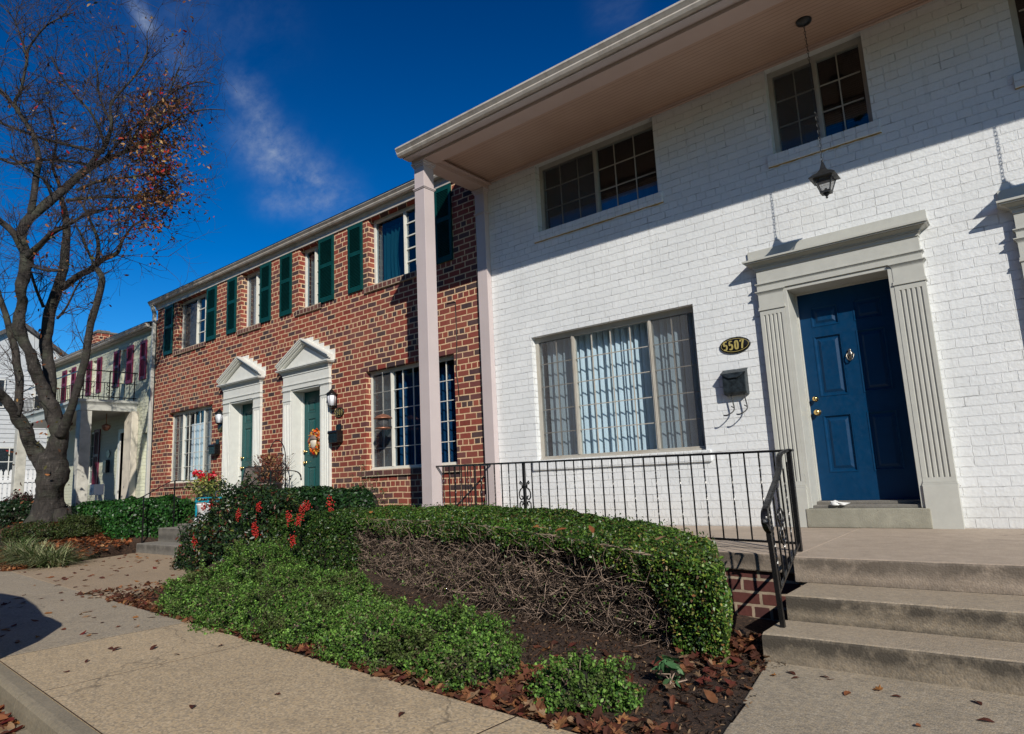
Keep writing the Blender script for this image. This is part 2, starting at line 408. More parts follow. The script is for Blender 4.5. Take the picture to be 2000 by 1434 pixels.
def wall_holes(mb, x0, x1, z0, z1, y0, y1, holes):
    "slab between y0 (front) and y1 with rectangular through-holes"
    xs = sorted({x0, x1, *[h[0] for h in holes], *[h[1] for h in holes]}); zs = sorted({z0, z1, *[h[2] for h in holes], *[h[3] for h in holes]})
    def hole(i, j):
        cx, cz = (xs[i]+xs[i+1])/2, (zs[j]+zs[j+1])/2
        return any(h[0] < cx < h[1] and h[2] < cz < h[3] for h in holes)
    nx, nz = len(xs)-1, len(zs)-1
    for i in range(nx):
        for j in range(nz):
            if hole(i, j): continue
            a, b, c, d = xs[i], xs[i+1], zs[j], zs[j+1]
            mb.quad((a, y0, c), (b, y0, c), (b, y0, d), (a, y0, d)); mb.quad((a, y1, c), (a, y1, d), (b, y1, d), (b, y1, c))
            for di, dj, q in ((-1, 0, [(a, y0, c), (a, y0, d), (a, y1, d), (a, y1, c)]), (1, 0, [(b, y0, c), (b, y1, c), (b, y1, d), (b, y0, d)]),
                              (0, -1, [(a, y0, c), (a, y1, c), (b, y1, c), (b, y0, c)]), (0, 1, [(a, y0, d), (b, y0, d), (b, y1, d), (a, y1, d)])):
                ii, jj = i+di, j+dj
                if not (0 <= ii < nx and 0 <= jj < nz) or hole(ii, jj): mb.quad(*q)
# ------------------------------------------------------------------ shared building parts
def window(parent, x0, x1, z0, z1, panels, nrow, rec=.09, fr='frame', fw=.045, screens=(), glass='glass', mw=.011, sill_h=.045, label=None):
    "panels: list of (fraction, columns); frame sits in the opening, set back from the wall face"
    y = rec; mb = MB()
    mb.box(x0, x1, y, y+.07, z0, z0+sill_h); mb.box(x0, x1, y, y+.07, z1-fw*1.3, z1)
    mb.box(x0, x0+fw, y+.001, y+.069, z0+sill_h, z1-fw*1.3); mb.box(x1-fw, x1, y+.001, y+.069, z0+sill_h, z1-fw*1.3)
    mb.box(x0, x1, y-.022, y-.001, z0, z0+.022)
    w = x1-x0-2*fw; xs = [x0+fw]
    for fx, _ in panels: xs.append(xs[-1]+w*fx)
    xs[-1] = x1-fw
    for x in xs[1:-1]:
        mb.box(x-.021, x+.021, y-.006, y+.064, z0+sill_h, z1-fw*1.3); mb.box(x-.004, x+.004, y-.014, y-.007, z0+sill_h, z1-fw*1.3)
    win = mb.build('window', fr, parent, bevel=.003)
    if label: win['label'] = label
    za, zb = z0+sill_h, z1-fw*1.3
    g = MB(); g.box(x0+fw, x1-fw, y+.034, y+.038, za, zb); g.build('glass_pane', glass, win)
    mu = MB()
    for i, (fx, nc) in enumerate(panels):
        a, b = xs[i], xs[i+1]; mu.cur = 0
        if nc == 0: continue
        for k in range(1, nc):
            x = a+(b-a)*k/nc; mu.box(x-mw/2, x+mw/2, y+.018, y+.030, za, zb)
        for k in range(1, nrow):
            z = za+(zb-za)*k/nrow; mu.box(a+.015, b-.015, y+.016, y+.029, z-mw/2, z+mw/2)
    if mu.v: mu.build('muntin', fr, win)
    for i in screens:
        s = MB(); s.quad((xs[i]+.01, y+.006, za), (xs[i+1]-.01, y+.006, za), (xs[i+1]-.01, y+.006, zb), (xs[i]+.01, y+.006, zb)); s.build('screen', 'screen', win)
    return win
def rooms(parent, ops, depth=1.6):
    for x0, x1, z0, z1 in ops:
        mb = MB()
        a, b, c, d = x0-.02, x1+.02, z0-.02, z1+.02; y0, y1 = .255, depth
        mb.quad((a, y1, c), (b, y1, c), (b, y1, d), (a, y1, d)); mb.quad((a, y0, c), (a, y1, c), (a, y1, d), (a, y0, d)); mb.quad((b, y0, c), (b, y1, c), (b, y1, d), (b, y0, d))
        mb.quad((a, y0, c), (b, y0, c), (b, y1, c), (a, y1, c)); mb.quad((a, y0, d), (b, y0, d), (b, y1, d), (a, y1, d))
        mb.build('interior_wall', 'room_dark', parent)
def vblinds(win, x0, x1, z0, z1, y=.27, ang=50, mat='blind_white', step=.088, w=.085, gaps=()):
    mb = MB(); x = x0+.04
    mb.smooth = True
    while x < x1-.03:
        if not any(a < x < b for a, b in gaps):
            a = math.radians(ang+random.uniform(-9, 9)); dx, dy = math.cos(a)*w/2, math.sin(a)*w/2; nx, ny = -math.sin(a)*.008, math.cos(a)*.008
            p = [(x-dx, y-dy), (x-dx*.4-nx, y-dy*.4-ny), (x+dx*.4-nx, y+dy*.4-ny), (x+dx, y+dy)]
            for k in range(3): mb.quad((*p[k], z0), (*p[k+1], z0), (*p[k+1], z1), (*p[k], z1))
        x += step*random.uniform(.93, 1.07)
    mb.build('blind', mat, win, recalc=False)
def hblinds(win, x0, x1, z0, z1, y=.21, mat='blind_grey'):
    mb = MB(); z = z0
    while z < z1:
        mb.quad((x0, y-.010, z), (x1, y-.010, z), (x1, y+.010, z+.011), (x0, y+.010, z+.011)); z += .023
    mb.build('blind', mat, win, recalc=False)
def curtain(win, x0, x1, z0, z1, y=.24, mat='curtain_white', amp=.022, wl=.085, taper=0):
    mb = MB(); mb.smooth = True; n = max(6, int((x1-x0)/.012)); rows = 6
    ph = random.uniform(0, 6)
    P = []
    for j in range(rows+1):
        t = j/rows; row = []
        for i in range(n+1):
            u = i/n; x = x0+(x1-x0)*u
            if taper: x = x0+(x-x0)*(1-taper*math.sin(math.pi*min(1, t*1.0))*.5)
            row.append((x, y+amp*math.sin(2*math.pi*(x0+(x1-x0)*u)/wl+ph+.6*math.sin(9*u))*(1-.3*t)+.006*math.sin(31*u+t), z0+(z1-z0)*t))
        P.append(row)
    base = []
    for r in P: base += r
    mb.add(base, [(j*(n+1)+i, j*(n+1)+i+1, (j+1)*(n+1)+i+1, (j+1)*(n+1)+i) for j in range(rows) for i in range(n)])
    mb.build('curtain', mat, win, recalc=False)
def door6(parent, x0, x1, z0, z1, y, mat, name='door'):
    "six-panel door, front face at y"
    W, H = x1-x0, z1-z0; mb = MB()
    cols = [(.135, .425), (.575, .865)]; rows = [(.13, .40), (.49, .785), (.83, .93)]
    ops = [(x0+W*a, x0+W*b, z0+H*c, z0+H*d) for a, b in cols for c, d in rows]
    wall_holes(mb, x0, x1, z0, z1, y, y+.014, ops)
    mb.box(x0, x1, y+.0142, y+.045, z0, z1)
    for a, b, c, d in ops:
        for o, (p, q) in enumerate((((0, -.004), (.010, -.004)), ((.010, -.004), (.022, .0138)))):
            A = (a+p[0], b-p[0], c+p[0], d-p[0]); B = (a+q[0], b-q[0], c+q[0], d-q[0]); ya, yb = y+p[1], y+q[1]
            r = lambda R, yy: [(R[0], yy, R[2]), (R[1], yy, R[2]), (R[1], yy, R[3]), (R[0], yy, R[3])]
            ra, rb = r(A, ya), r(B, yb)
            for k in range(4): mb.quad(ra[k], ra[(k+1) % 4], rb[(k+1) % 4], rb[k])
        i1, i2 = .038, .062
        A = (a+i1, b-i1, c+i1, d-i1); B = (a+i2, b-i2, c+i2, d-i2)
        ra = [(A[0], y+.0139, A[2]), (A[1], y+.0139, A[2]), (A[1], y+.0139, A[3]), (A[0], y+.0139, A[3])]
        rb = [(B[0], y+.002, B[2]), (B[1], y+.002, B[2]), (B[1], y+.002, B[3]), (B[0], y+.002, B[3])]
        for k in range(4): mb.quad(ra[k], ra[(k+1) % 4], rb[(k+1) % 4], rb[k])
        mb.quad(*rb)
    return mb.build(name, mat, parent)
def knob(parent, x, y, z, r=.029, mat='brass', name='door_knob'):
    mb = MB(); mb.lathe([(r*.9, 0), (r*1.05, -.006), (r*.4, -.010), (r*.38, -.026), (r*.85, -.034), (r, -.046), (r*.8, -.060), (r*.2, -.064)], (x, y, z), 18, 'y'); return mb.build(name, mat, parent)
def shutter(parent, x0, x1, z0, z1, y=-.001, mat='green_shutter', nl=23):
    mb = MB(); st = .045; th = .032; zm = z0+(z1-z0)*.56
    mb.box(x0, x0+st, y-th, y, z0, z1); mb.box(x1-st, x1, y-th, y, z0, z1)
    for a, b in ((z0, z0+.085), (zm-.035, zm+.035), (z1-.07, z1)): mb.box(x0+st, x1-st, y-th+.002, y-.001, a, b)
    mb.box(x0+st, x1-st, y-.006, y-.002, z0+.085, z1-.07)
    for a, b in ((z0+.085, zm-.035), (zm+.035, z1-.07)):
        n = int((b-a)/.024)
        for k in range(n):
            z = a+(b-a)*k/n; mb.add([(x0+st, y-th+.003, z+.003), (x1-st, y-th+.003, z+.003), (x1-st, y-.006, z+.022), (x0+st, y-.006, z+.022), (x0+st, y-th+.003, z-.001), (x1-st, y-th+.003, z-.001)], [(0, 1, 2, 3), (4, 5, 1, 0)])
    return mb.build('shutter', mat, parent, recalc=False)
def flute_board(mb, x0, x1, y0, y1, z0, z1, n=5):
    "board with n rounded grooves; y0 front"
    w = x1-x0; m = w*.14; gw = (w-2*m)/(n*2-1); pr = [(x0, y1), (x0, y0)]
    for k in range(n):
        a = x0+m+gw*2*k; pr += [(a, y0), (a+gw*.25, y0+.012), (a+gw*.75, y0+.012), (a+gw, y0)]
    pr += [(x1, y0), (x1, y1)]
    mb.prism(pr, 'z', z0, z1)
def stepped(mb, x0, x1, y, z0, z1, out, n=8, cove=True, yback=-.002):
    "crown moulding: courses growing outward to front and both ends"
    for k in range(n):
        t = (k+.5)/n; o = out*(1-math.cos(t*math.pi/2)) if cove else out*t
        a = z0+(z1-z0)*k/n; b = z0+(z1-z0)*(k+1)/n
        mb.box(x0-o, x1+o, y-o, yback, a, b)
def surround(parent, xa, xb, oa, ob, ztop, base=0.0, mat='trim', pediment=False, backz=2.80, plinth=.36, nfl=5, yf=-.05, stepped_back=False, q=1.0):
    "pilasters xa..oa and ob..xb, opening oa..ob up to ztop"
    mb = MB()
    for a, b in ((xa, oa), (ob, xb)):
        mb.box(a-.004, b+.004, yf-.016, -.002, base, base+plinth)
        for k, (dz, o) in enumerate(((.014, .012), (.014, .007), (.012, .004))):
            zz = base+plinth+.014*k; mb.box(a-o+.004, b+o-.004, yf-o, -.002, zz, zz+.013)
        zf0, zf1 = base+plinth+.041, ztop-.25
        mb.box(a, b, yf, -.002, zf0, zf0+.001)
        flute_board(mb, a, b, yf, -.002, zf0+.03, zf1, nfl); mb.box(a, b, yf+.0005, -.002, zf0+.001, zf0+.03)
        mb.box(a, b, yf, -.002, zf1, ztop-.20)
        mb.box(a-.010, b+.010, yf-.012, -.002, ztop-.20, ztop-.187); mb.box(a-.006, b+.006, yf-.007, -.002, ztop-.187, ztop-.165)
        mb.box(a, b, yf, -.002, ztop-.165, ztop-.045)
        stepped(mb, a, b, yf, ztop-.045, ztop, .028, 5)
    mb.box(xa, xb, yf-.012, -.002, ztop, ztop+.055*q)                       # architrave
    stepped(mb, xa, xb, yf-.004, ztop+.055*q, ztop+.095*q, .022, 4)
    mb.box(xa+.006, xb-.006, yf-.002, -.002, ztop+.095*q, ztop+.255*q)         # frieze
    mb.box(xa, xb, yf-.014, -.002, ztop+.255*q, ztop+.275*q)
    zc0, zc1 = ztop+.275*q, ztop+.385*q
    hc = zc1-.018-zc0
    stepped(mb, xa, xb, yf-.016, zc0, zc0+hc*.22, .012, 3); mb.box(xa-.018, xb+.018, yf-.036, -.002, zc0+hc*.22+.004, zc0+hc*.32)
    stepped(mb, xa-.014, xb+.014, yf-.030, zc0+hc*.32+.001, zc0+hc*.78, .052, 7); mb.box(xa-.078, xb+.078, yf-.098, -.002, zc0+hc*.82, zc1-.0185)
    mb.box(xa-.092, xb+.092, yf-.112, -.002, zc1-.018, zc1)
    if not pediment:
        mb.box(xa-.075, xb+.075, -.022, -.002, zc1, backz)
    else:
        xm = (xa+xb)/2; hw = (xb-xa)/2+.092; ap = .40
        # tympanum and raking cornice
        mb.prism([(xa, zc1), (xb, zc1), (xm, zc1+ap*(hw-.09)/hw)], 'y', yf+.01, -.002)
        for sgn in (-1, 1):
            for k, (o, t0, t1) in enumerate(((.112, .0, .020), (.095, .020, .042), (.070, .042, .062), (.030, .062, .085))):
                e = (xm+sgn*hw, zc1); L = math.hypot(hw, ap); ux, uz = -sgn*hw/L, ap/L; nx, nz = -uz*sgn*-1, -hw/L
                pts = []
                for tt, off in ((0, t0), (0, t1), (1, t1), (1, t0)):
                    zz = e[1]+ap*tt-off*L/hw; xx = e[0]-sgn*hw*tt
                    pts.append((xx, zz+.085*L/hw))
                mb.prism(pts if sgn < 0 else pts[::-1], 'y', yf-o-.001*k, -.002)
        if stepped_back:
            L = hw; n = 5
            for sgn in (-1, 1):
                for k in range(n):
                    xo = hw*(1-k/n)+.02; xi = hw*(1-(k+1)/n)+.0; z1_ = zc1+.09+ap*(k+1)/n+.02
                    mb.box(xm+sgn*xi, xm+sgn*xo, -.018+.0005*k, -.0025, zc1+.001, z1_)
    return mb.build('door_surround', mat, parent)
def gutter(parent, x0, x1, yb, z, d=.11, h=.10, mat='gutter_paint', name='gutter'):
    "K-profile gutter: back at yb, front at yb-d, bottom z, top z+h"
    p = [(yb, z), (yb-d*.55, z), (yb-d*.72, z+h*.28), (yb-d*.70, z+h*.42), (yb-d*.93, z+h*.72), (yb-d, z+h*.80), (yb-d, z+h), (yb-d*.93, z+h), (yb-d*.93, z+h*.84), (yb-d*.66, z+h*.46), (yb-d*.6, z+h*.1), (yb-.004, z+h*.1), (yb-.004, z+h*.95), (yb, z+h*.95)]
    mb = MB(); mb.prism(p, 'x', x0, x1)
    for x in (x0, x1): mb.prism([(yb, z), (yb-d*.55, z), (yb-d*.72, z+h*.28), (yb-d*.93, z+h*.72), (yb-d, z+h*.8), (yb-d, z+h*.99), (yb, z+h*.94)], 'x', x-.002, x+.002)
    return mb.build(name, mat, parent)
def brick_sill(parent, x0, x1, z1, mat='dark_brick', h=.10, out=.035, bw=.072, name='window_sill', mort='dark_conc'):
    mb = MB(); n = round((x1-x0)/bw); w = (x1-x0)/n
    for k in range(n):
        j = random.uniform(-.003, .003); mb.box(x0+w*k+.004, x0+w*(k+1)-.004, -out+j, .09, z1-h, z1-.003+j*.5)
    mb.cur = 1; mb.box(x0+.004, x1-.004, -out+.012, .088, z1-h+.004, z1-.008)
    return mb.build(name, [mat, 'stone_paint' if mat == 'dark_brick' else mat], parent, bevel=.003)

# ------------------------------------------------------------------ painted brick house
WH = empty('painted_brick_house', (-2.4, 0, 0), 'white painted brick townhouse with blue front door and deep eave on square columns', 'house')
WHOLES = [(-5.09, -2.838, .788, 2.389), (-4.88, -3.125, 3.777, 4.745), (-1.81, -.876, 3.777, 4.745), (.251, 1.185, 3.777, 4.745), (2.4, 4.15, 3.777, 4.745), (2.3, 4.5, .788, 2.389),
          (-1.86, -.894, .0, 2.35), (.27, 1.24, .0, 2.35)]
mb = MB(); wall_holes(mb, -5.81, 6.0, -.6, 4.90, 0, .25, WHOLES); mb.build('wall', 'white_brick', WH)
wins = WHOLES[:6]
rooms(WH, wins)
W = window(WH, *wins[0], [(.25, 2), (.5, 4), (.25, 2)], 5, rec=.085, fw=.05, screens=(0, 2), label='wide three-part window with vertical blinds, left of the blue door')
vblinds(W, -5.02, -2.92, .80, 2.36)
W = window(WH, *wins[1], [(.5, 3), (.5, 3)], 3, rec=.10, screens=(0,), fw=.05, label='upper two-part window nearest the corner column'); hblinds(W, -4.83, -3.17, 4.02, 4.70)
mb = MB(); mb.box(-4.83, -3.17, .225, .23, 3.79, 4.04); mb.build('sky_reflection_board', 'sky_reflection_blue', W)  # blue board imitating the sky's reflection low in this window
W = window(WH, *wins[2], [(.5, 2), (.5, 2)], 3, rec=.10, screens=(0,), fw=.05, label='upper two-part window behind the hanging lantern chain'); hblinds(W, -1.77, -.92, 3.95, 4.70)
for k, o in ((3, (.5, 2)), (4, (.5, 3))):
    W = window(WH, *wins[k], [o, o], 3, rec=.10, fw=.05); hblinds(W, wins[k][0]+.05, wins[k][1]-.05, 3.9, 4.70)
W = window(WH, *wins[5], [(.25, 2), (.5, 4), (.25, 2)], 5, rec=.085, fw=.05, screens=(0, 2)); vblinds(W, 2.4, 4.4, .80, 2.36)
for x0, x1, z in ((-4.94, -3.07, 3.777), (-1.87, -.82, 3.777), (.19, 1.25, 3.777), (2.34, 4.21, 3.777), (-5.15, -2.78, .788), (2.24, 4.56, .788)):
    s = MB()
    n = round((x1-x0)/.105)
    for k in range(n): s.box(x0+(x1-x0)*k/n+.002, x0+(x1-x0)*(k+1)/n-.002, -.028+random.uniform(-.002, .002), .088, z-.125, z-.002)
    s.box(x0+.003, x1-.003, -.022, .087, z-.122, z-.006)
    so = s.build('window_sill', 'white_brick', WH, bevel=.004)
    if z > 3:
        c = MB(); pts = [(x0+(x1-x0)*t/24, -.005+random.uniform(-.003, .002), z-.130+random.uniform(-.004, .004)) for t in range(25)]; c.tube(pts, [.006+random.uniform(-.002, .003) for _ in pts], 5); c.build('caulk_bead', 'caulk', so)
# doors
def white_entry(xo0, xo1, first):
    surround(WH, xo0-.245, xo1+.245, xo0, xo1, 2.35, yf=-.064, q=.83)
    j = MB()     # jambs and head, stepping back to the door
    j.box(xo0, xo0+.038, -.06, .30, .175, 2.35); j.box(xo1-.038, xo1, -.06, .30, .175, 2.35); j.box(xo0+.038, xo1-.038, -.06, .30, 2.312, 2.35)
    j.box(xo0+.038, xo0+.052, .205, .229, .23, 2.312); j.box(xo1-.052, xo1-.038, .205, .229, .23, 2.312); j.box(xo0+.052, xo1-.052, .205, .229, 2.298, 2.312)
    j.build('door_frame', 'trim', WH, bevel=.003)
    s = MB(); s.box(xo0-.018, xo1+.028, -.088, .20, 0, .172); s.build('door_step', 'sill_conc', WH, bevel=.006)
    s = MB(); s.box(xo0+.039, xo1-.039, -.035, .229, .1725, .20); s.box(xo0+.039, xo1-.039, .10, .229, .20, .228); s.build('threshold', 'galv' if not first else 'dark_conc', WH, bevel=.004)
    d = door6(WH, xo0+.040, xo1-.040, .230, 2.298, .23, 'blue_door')
    return d
D = white_entry(-1.86, -.894, True)
k = knob(D, -1.745, .23, 1.225, .025); k.name = 'deadbolt'
knob(D, -1.742, .23, 1.09, .030)
kn = MB(); cx, cz = -1.384, 1.63
kn.lathe([(.006, .050), (.012, .042), (.016, .030), (.011, .022), (.020, .012), (.025, 0), (.022, -.02), (.015, -.035), (.010, -.045), (.012, -.055), (.006, -.062)], (cx, .215, cz), 12, 'z', 1, .5)
kn.tube([(cx-.020, .215, cz+.012), (cx-.033, .208, cz-.012), (cx-.028, .202, cz-.045), (cx-.010, .198, cz-.064), (cx+.010, .198, cz-.064), (cx+.028, .202, cz-.045), (cx+.033, .208, cz-.012), (cx+.020, .215, cz+.012)], .006, 6)
kn.build('door_knocker', 'pewter', D)
D2 = white_entry(.27, 1.24, False); knob(D2, .39, .23, 1.09)
# eave: soffit, beams, fascia, gutter, roof
mb = MB(); mb.box(-5.74, 6.0, -1.06, 0, 4.775, 4.80); mb.build('soffit', 'soffit', WH)
mb = MB()
mb.box(-5.925, 6.0, -1.275, -1.06, 4.665, 4.80)                 # front beam
mb.box(-5.925, -5.705, -1.06, -.0, 4.665, 4.80)                  # return beam at the end
for k in range(5):
    o = .012*(5-k); mb.box(-5.705, -5.705+o, -1.06, 0, 4.715+k*.012, 4.727+k*.012)
    mb.box(-5.705+.06, 6.0, -1.06, -1.06+o*.5, 4.735+k*.008, 4.743+k*.008)
mb.box(-5.70, 6.0, -.035, -.001, 4.735, 4.775); mb.box(-5.70, 6.0, -.05, -.036, 4.755, 4.775)
mb.build('eave_beam', 'beam_bounce_paint', WH, bevel=.003)
mb = MB(); mb.box(-5.95, 6.0, -1.40, -1.277, 4.700, 4.715); mb.box(-5.95, 6.0, -1.40, -1.385, 4.7155, 4.83); mb.box(-5.95, -5.93, -1.385, .1, 4.7155, 4.83)
mb.box(-5.948, 6.0, -1.383, .1, 4.801, 4.83); mb.build('fascia', 'column_paint', WH)
gutter(WH, -5.975, 6.0, -1.402, 4.715, .105, .105)
mb = MB(); mb.prism([(-1.46, 4.832), (3.8, 6.6), (9, 4.832)], 'x', -5.99, 6.0); mb.build('roof', 'roof', WH)
mb = MB(); mb.box(-5.79, 6, .255, 8, -.6, -.4); mb.box(5.97, 6.0, .255, 8, -.4, 4.82); mb.box(-5.79, 6, 7.8, 8, -.4, 4.82); mb.box(-5.79, -5.77, .255, 7.8, -.4, 4.82); mb.build('rear_wall', 'white_brick', WH)
def column(x0, y0, w, d, base_h, yb=None):
    x1 = x0+w; y1 = y0+d; mb = MB(); o = .012
    mb.box(x0, x1, y0, y1, base_h, 4.60)
    c = mb.build('column', 'column_paint', WH, bevel=.004)
    mb = MB(); mb.box(x0-o, x1+o, y0-o, y1+(o if yb is None else 0), .0, base_h-.02); mb.box(x0-o*.5, x1+o*.5, y0-o*.5, y1, base_h-.02, base_h)
    mb.build('column_base', 'column_paint', c, bevel=.003)
    mb = MB()
    yy = y1 if yb is not None else y1+.02
    mb.box(x0-.010, x1+.010, y0-.010, min(yy, y1+.010), 4.29, 4.303); mb.box(x0-.018, x1+.018, y0-.018, min(yy, y1+.018), 4.303, 4.318)
    mb.build('column_collar', 'column_paint', c, bevel=.003); mb = MB()
    for k in range(3):
        e = .010+.010*k; mb.box(x0-e, x1+e, y0-e, min(yy, y1+e), 4.60+.0205*k, 4.6195+.0205*k)
    mb.build('column_capital', 'column_paint', c, bevel=.003)
column(-5.90, -1.253, .176, .176, .325)
column(-5.90, -.0915, .176, .0895, .40, yb=1)

# ------------------------------------------------------------------ red brick duplex
BH = empty('red_brick_house', (-11.1, 0, 0), 'red brick two-door house with green shutters and cream pedimented door surrounds', 'house')
BW = [(-8.51, -6.50, .80, 2.40), (-15.64, -13.60, .80, 2.40), (-8.40, -6.85, 3.815, 5.0), (-10.42, -9.76, 3.815, 5.0), (-12.50, -11.75, 3.815, 5.0), (-15.39, -13.95, 3.815, 5.0), (-10.60, -9.68, 0, 2.34), (-12.80, -11.88, 0, 2.34)]
mb = MB(); wall_holes(mb, -16.45, -5.812, -.6, 5.18, 0, .25, BW); mb.build('wall', 'red_brick', BH)
rooms(BH, BW[:6])
T3 = [(.25, 2), (.5, 4), (.25, 2)]
W = window(BH, *BW[0], T3, 5, rec=.10, fr='frame_white', screens=(0,), glass='glass_dark', label='ground-floor window with bird feeder, partly behind the square column')
curtain(W, -8.44, -8.12, .82, 2.36, .26, 'curtain_cream'); curtain(W, -8.05, -6.62, .82, 2.3, .27, 'curtain_blue', .03, .14)
W = window(BH, *BW[1], T3, 5, rec=.10, fr='frame_white', screens=(0, 2), label='ground-floor window with white curtains left of both green doors')
curtain(W, -15.0, -14.1, .82, 2.1, .25, 'curtain_white', .03, .12); curtain(W, -15.58, -15.2, .82, 2.36, .26, 'curtain_cream'); curtain(W, -14.05, -13.66, .82, 2.36, .26, 'curtain_cream')
W = window(BH, *BW[2], [(.5, 0), (.5, 3)], 5, rec=.12, fr='frame_white', glass='glass_dark', mw=.02); curtain(W, -8.28, -7.85, 3.83, 4.85, .25, 'curtain_teal', .03, .11, .3); curtain(W, -8.36, -8.28, 3.83, 4.9, .22, 'curtain_cream')
W = window(BH, *BW[3], [(.52, 0), (.48, 2)], 5, rec=.12, fr='frame_white', glass='glass_dark', mw=.02); curtain(W, -10.2, -10.06, 3.83, 4.9, .25, 'curtain_teal'); curtain(W, -10.38, -10.22, 3.83, 4.9, .22, 'curtain_cream')
W = window(BH, *BW[4], [(.52, 0), (.48, 2)], 5, rec=.12, fr='frame_white', mw=.02, screens=(0,)); curtain(W, -12.45, -11.8, 3.83, 4.95, .24, 'curtain_white')
W = window(BH, *BW[5], [(.52, 0), (.48, 2)], 4, rec=.12, fr='frame_white', glass='glass_dark', mw=.02, screens=(0,)); curtain(W, -15.3, -14.9, 3.83, 4.9, .26, 'blind_grey')
for x0, x1, z in ((-8.60, -6.42, .80), (-15.72, -13.52, .80), (-8.50, -6.85, 3.815), (-10.52, -9.70, 3.815), (-12.60, -11.70, 3.815), (-15.48, -13.94, 3.815)): brick_sill(BH, x0, x1, z)
for a, b in ((-16.0, -15.57), (-13.93, -13.52), (-13.04, -12.68), (-11.74, -11.37), (-11.03, -10.65), (-9.775, -9.34), (-8.92, -8.54), (-6.78, -6.44)): shutter(BH, a, b, 3.80, 4.99)
def brick_entry(oa, ob, z0=.0):
    surround(BH, oa-.25, ob+.25, oa, ob, 2.34, mat='trim_white', pediment=True, nfl=4, stepped_back=True, plinth=.22)
    j = MB(); j.box(oa, oa+.03, -.04, .26, 0, 2.34); j.box(ob-.03, ob, -.04, .26, 0, 2.34); j.box(oa+.03, ob-.03, -.04, .26, 2.31, 2.34)
    j.box(oa+.03, oa+.05, .17, .21, .03, 2.31); j.box(ob-.05, ob-.03, .17, .21, .03, 2.31); j.build('door_frame', 'trim_white', BH)
    d = door6(BH, oa+.032, ob-.032, .04, 2.30, .215, 'green_door'); knob(d, oa+.11, .215, 1.02, .026); k = knob(d, oa+.11, .215, 1.22, .022); k.name = 'deadbolt'
    s = MB(); s.box(oa+.03, ob-.03, -.02, .25, 0, .035); s.build('threshold', 'dark_conc', BH)
    return d
GD = brick_entry(-10.60, -9.68); brick_entry(-12.80, -11.88)
mb = MB(); mb.prism([(-.002, 5.0), (-.022, 5.0), (-.028, 5.06), (-.05, 5.09), (-.06, 5.14), (-.002, 5.14)], 'x', -16.5, -5.93); mb.build('frieze_board', 'gutter_paint', BH)
gutter(BH, -16.62, -5.93, -.062, 5.115, .115, .095)
mb = MB(); mb.prism([(-.19, 5.212), (3.8, 6.7), (9, 5.212)], 'x', -16.62, -5.93); mb.build('roof', 'roof', BH)
mb = MB(); mb.box(-16.45, -5.83, .255, 8, -.6, -.45); mb.box(-16.45, -16.3, .255, 8, -.45, 5.2); mb.box(-5.99, -5.83, .255, 8, 4.8, 5.2); mb.box(-16.45, -5.83, 7.8, 8, -.45, 5.2); mb.build('rear_wall', 'red_brick', BH)
mb = MB(); mb.tube([(-16.50, -.12, 5.13), (-16.50, -.10, 5.05), (-16.50, -.055, 4.92), (-16.50, -.055, 3), (-16.50, -.055, 1), (-16.50, -.055, -.3), (-16.50, -.25, -.38)], .055, 4, sq=True); mb.build('downspout', 'trim', BH, bevel=.008)
mb = MB(); mb.tube([(-6.60, -.006, 3.16), (-6.43, -.006, 3.15), (-6.425, -.006, 2.6), (-6.46, -.006, 2.1), (-6.43, -.008, 1.95), (-6.42, -.006, 1.76)], .007, 5); mb.build('cable', 'cable_black', BH)

# ------------------------------------------------------------------ far white house with balcony
FH = empty('white_balcony_house', (-20, 0, 0), 'white house with burgundy shutters and iron-railed balcony beyond the red brick house', 'house')
FW = [(-18.50, -18.16, 3.42, 4.33), (-20.52, -20.16, 3.42, 4.33), (-22.5, -22.14, 3.42, 4.33), (-20.62, -20.12, .90, 2.34)]
mb = MB(); wall_holes(mb, -24.0, -16.56, -.6, 4.62, 0, .25, FW+[(-18.30, -17.83, .1, 2.14), (-17.02, -16.72, .1, 2.05)]); mb.build('wall', 'cream_brick', FH); rooms(FH, FW, 1.2)
for w in FW:
    W = window(FH, *w, [(1, 2)], 4, rec=.06, fr='frame_white', glass='glass_dark'); curtain(W, w[0]+.04, w[0]+.2, w[2]+.02, w[3]-.02, .2, 'blind_grey')
for a, b in ((-17.32, -16.96), (-18.13, -17.76), (-18.98, -18.60), (-20.13, -19.83), (-20.90, -20.56), (-22.1, -21.8), (-22.9, -22.55)): shutter(FH, a, b, 3.38, 4.36, mat='burgundy')
for a, b in ((-21.10, -20.72), (-20.05, -19.68)): shutter(FH, a, b, .78, 2.36, mat='burgundy')
door6(FH, -18.29, -17.84, .12, 2.12, .08, 'burgundy'); mb = MB(); mb.box(-17.01, -16.73, .10, .14, .1, 2.05); mb.build('side_door', 'frame_white', FH)
mb = MB(); mb.box(-18.42, -18.30, -.03, .06, .1, 2.24); mb.box(-17.83, -17.73, -.03, .06, .1, 2.24); mb.box(-18.30, -17.83, -.03, .06, 2.14, 2.24); mb.build('door_frame', 'trim_white', FH)
mb = MB(); mb.box(-17.72, -17.28, -.16, -.002, -.2, 2.60); mb.build('pilaster', 'stone_paint', FH, bevel=.01)
for x_ in (-17.69, -22.42): mb = MB(); mb.box(x_, x_+.27, -1.22, -.98, -.3, 2.60); mb.build('porch_post', 'aged_white', FH, bevel=.01)
mb = MB(); mb.box(-22.5, -17.40, -1.24, -.005, 2.60, 2.72); stepped(mb, -22.5, -17.40, -1.24, 2.72, 2.80, .05, 4, yback=-.005); mb.box(-22.56, -17.34, -1.30, -.005, 2.80, 2.86); mb.build('balcony_floor', 'trim', FH)
mb = MB()
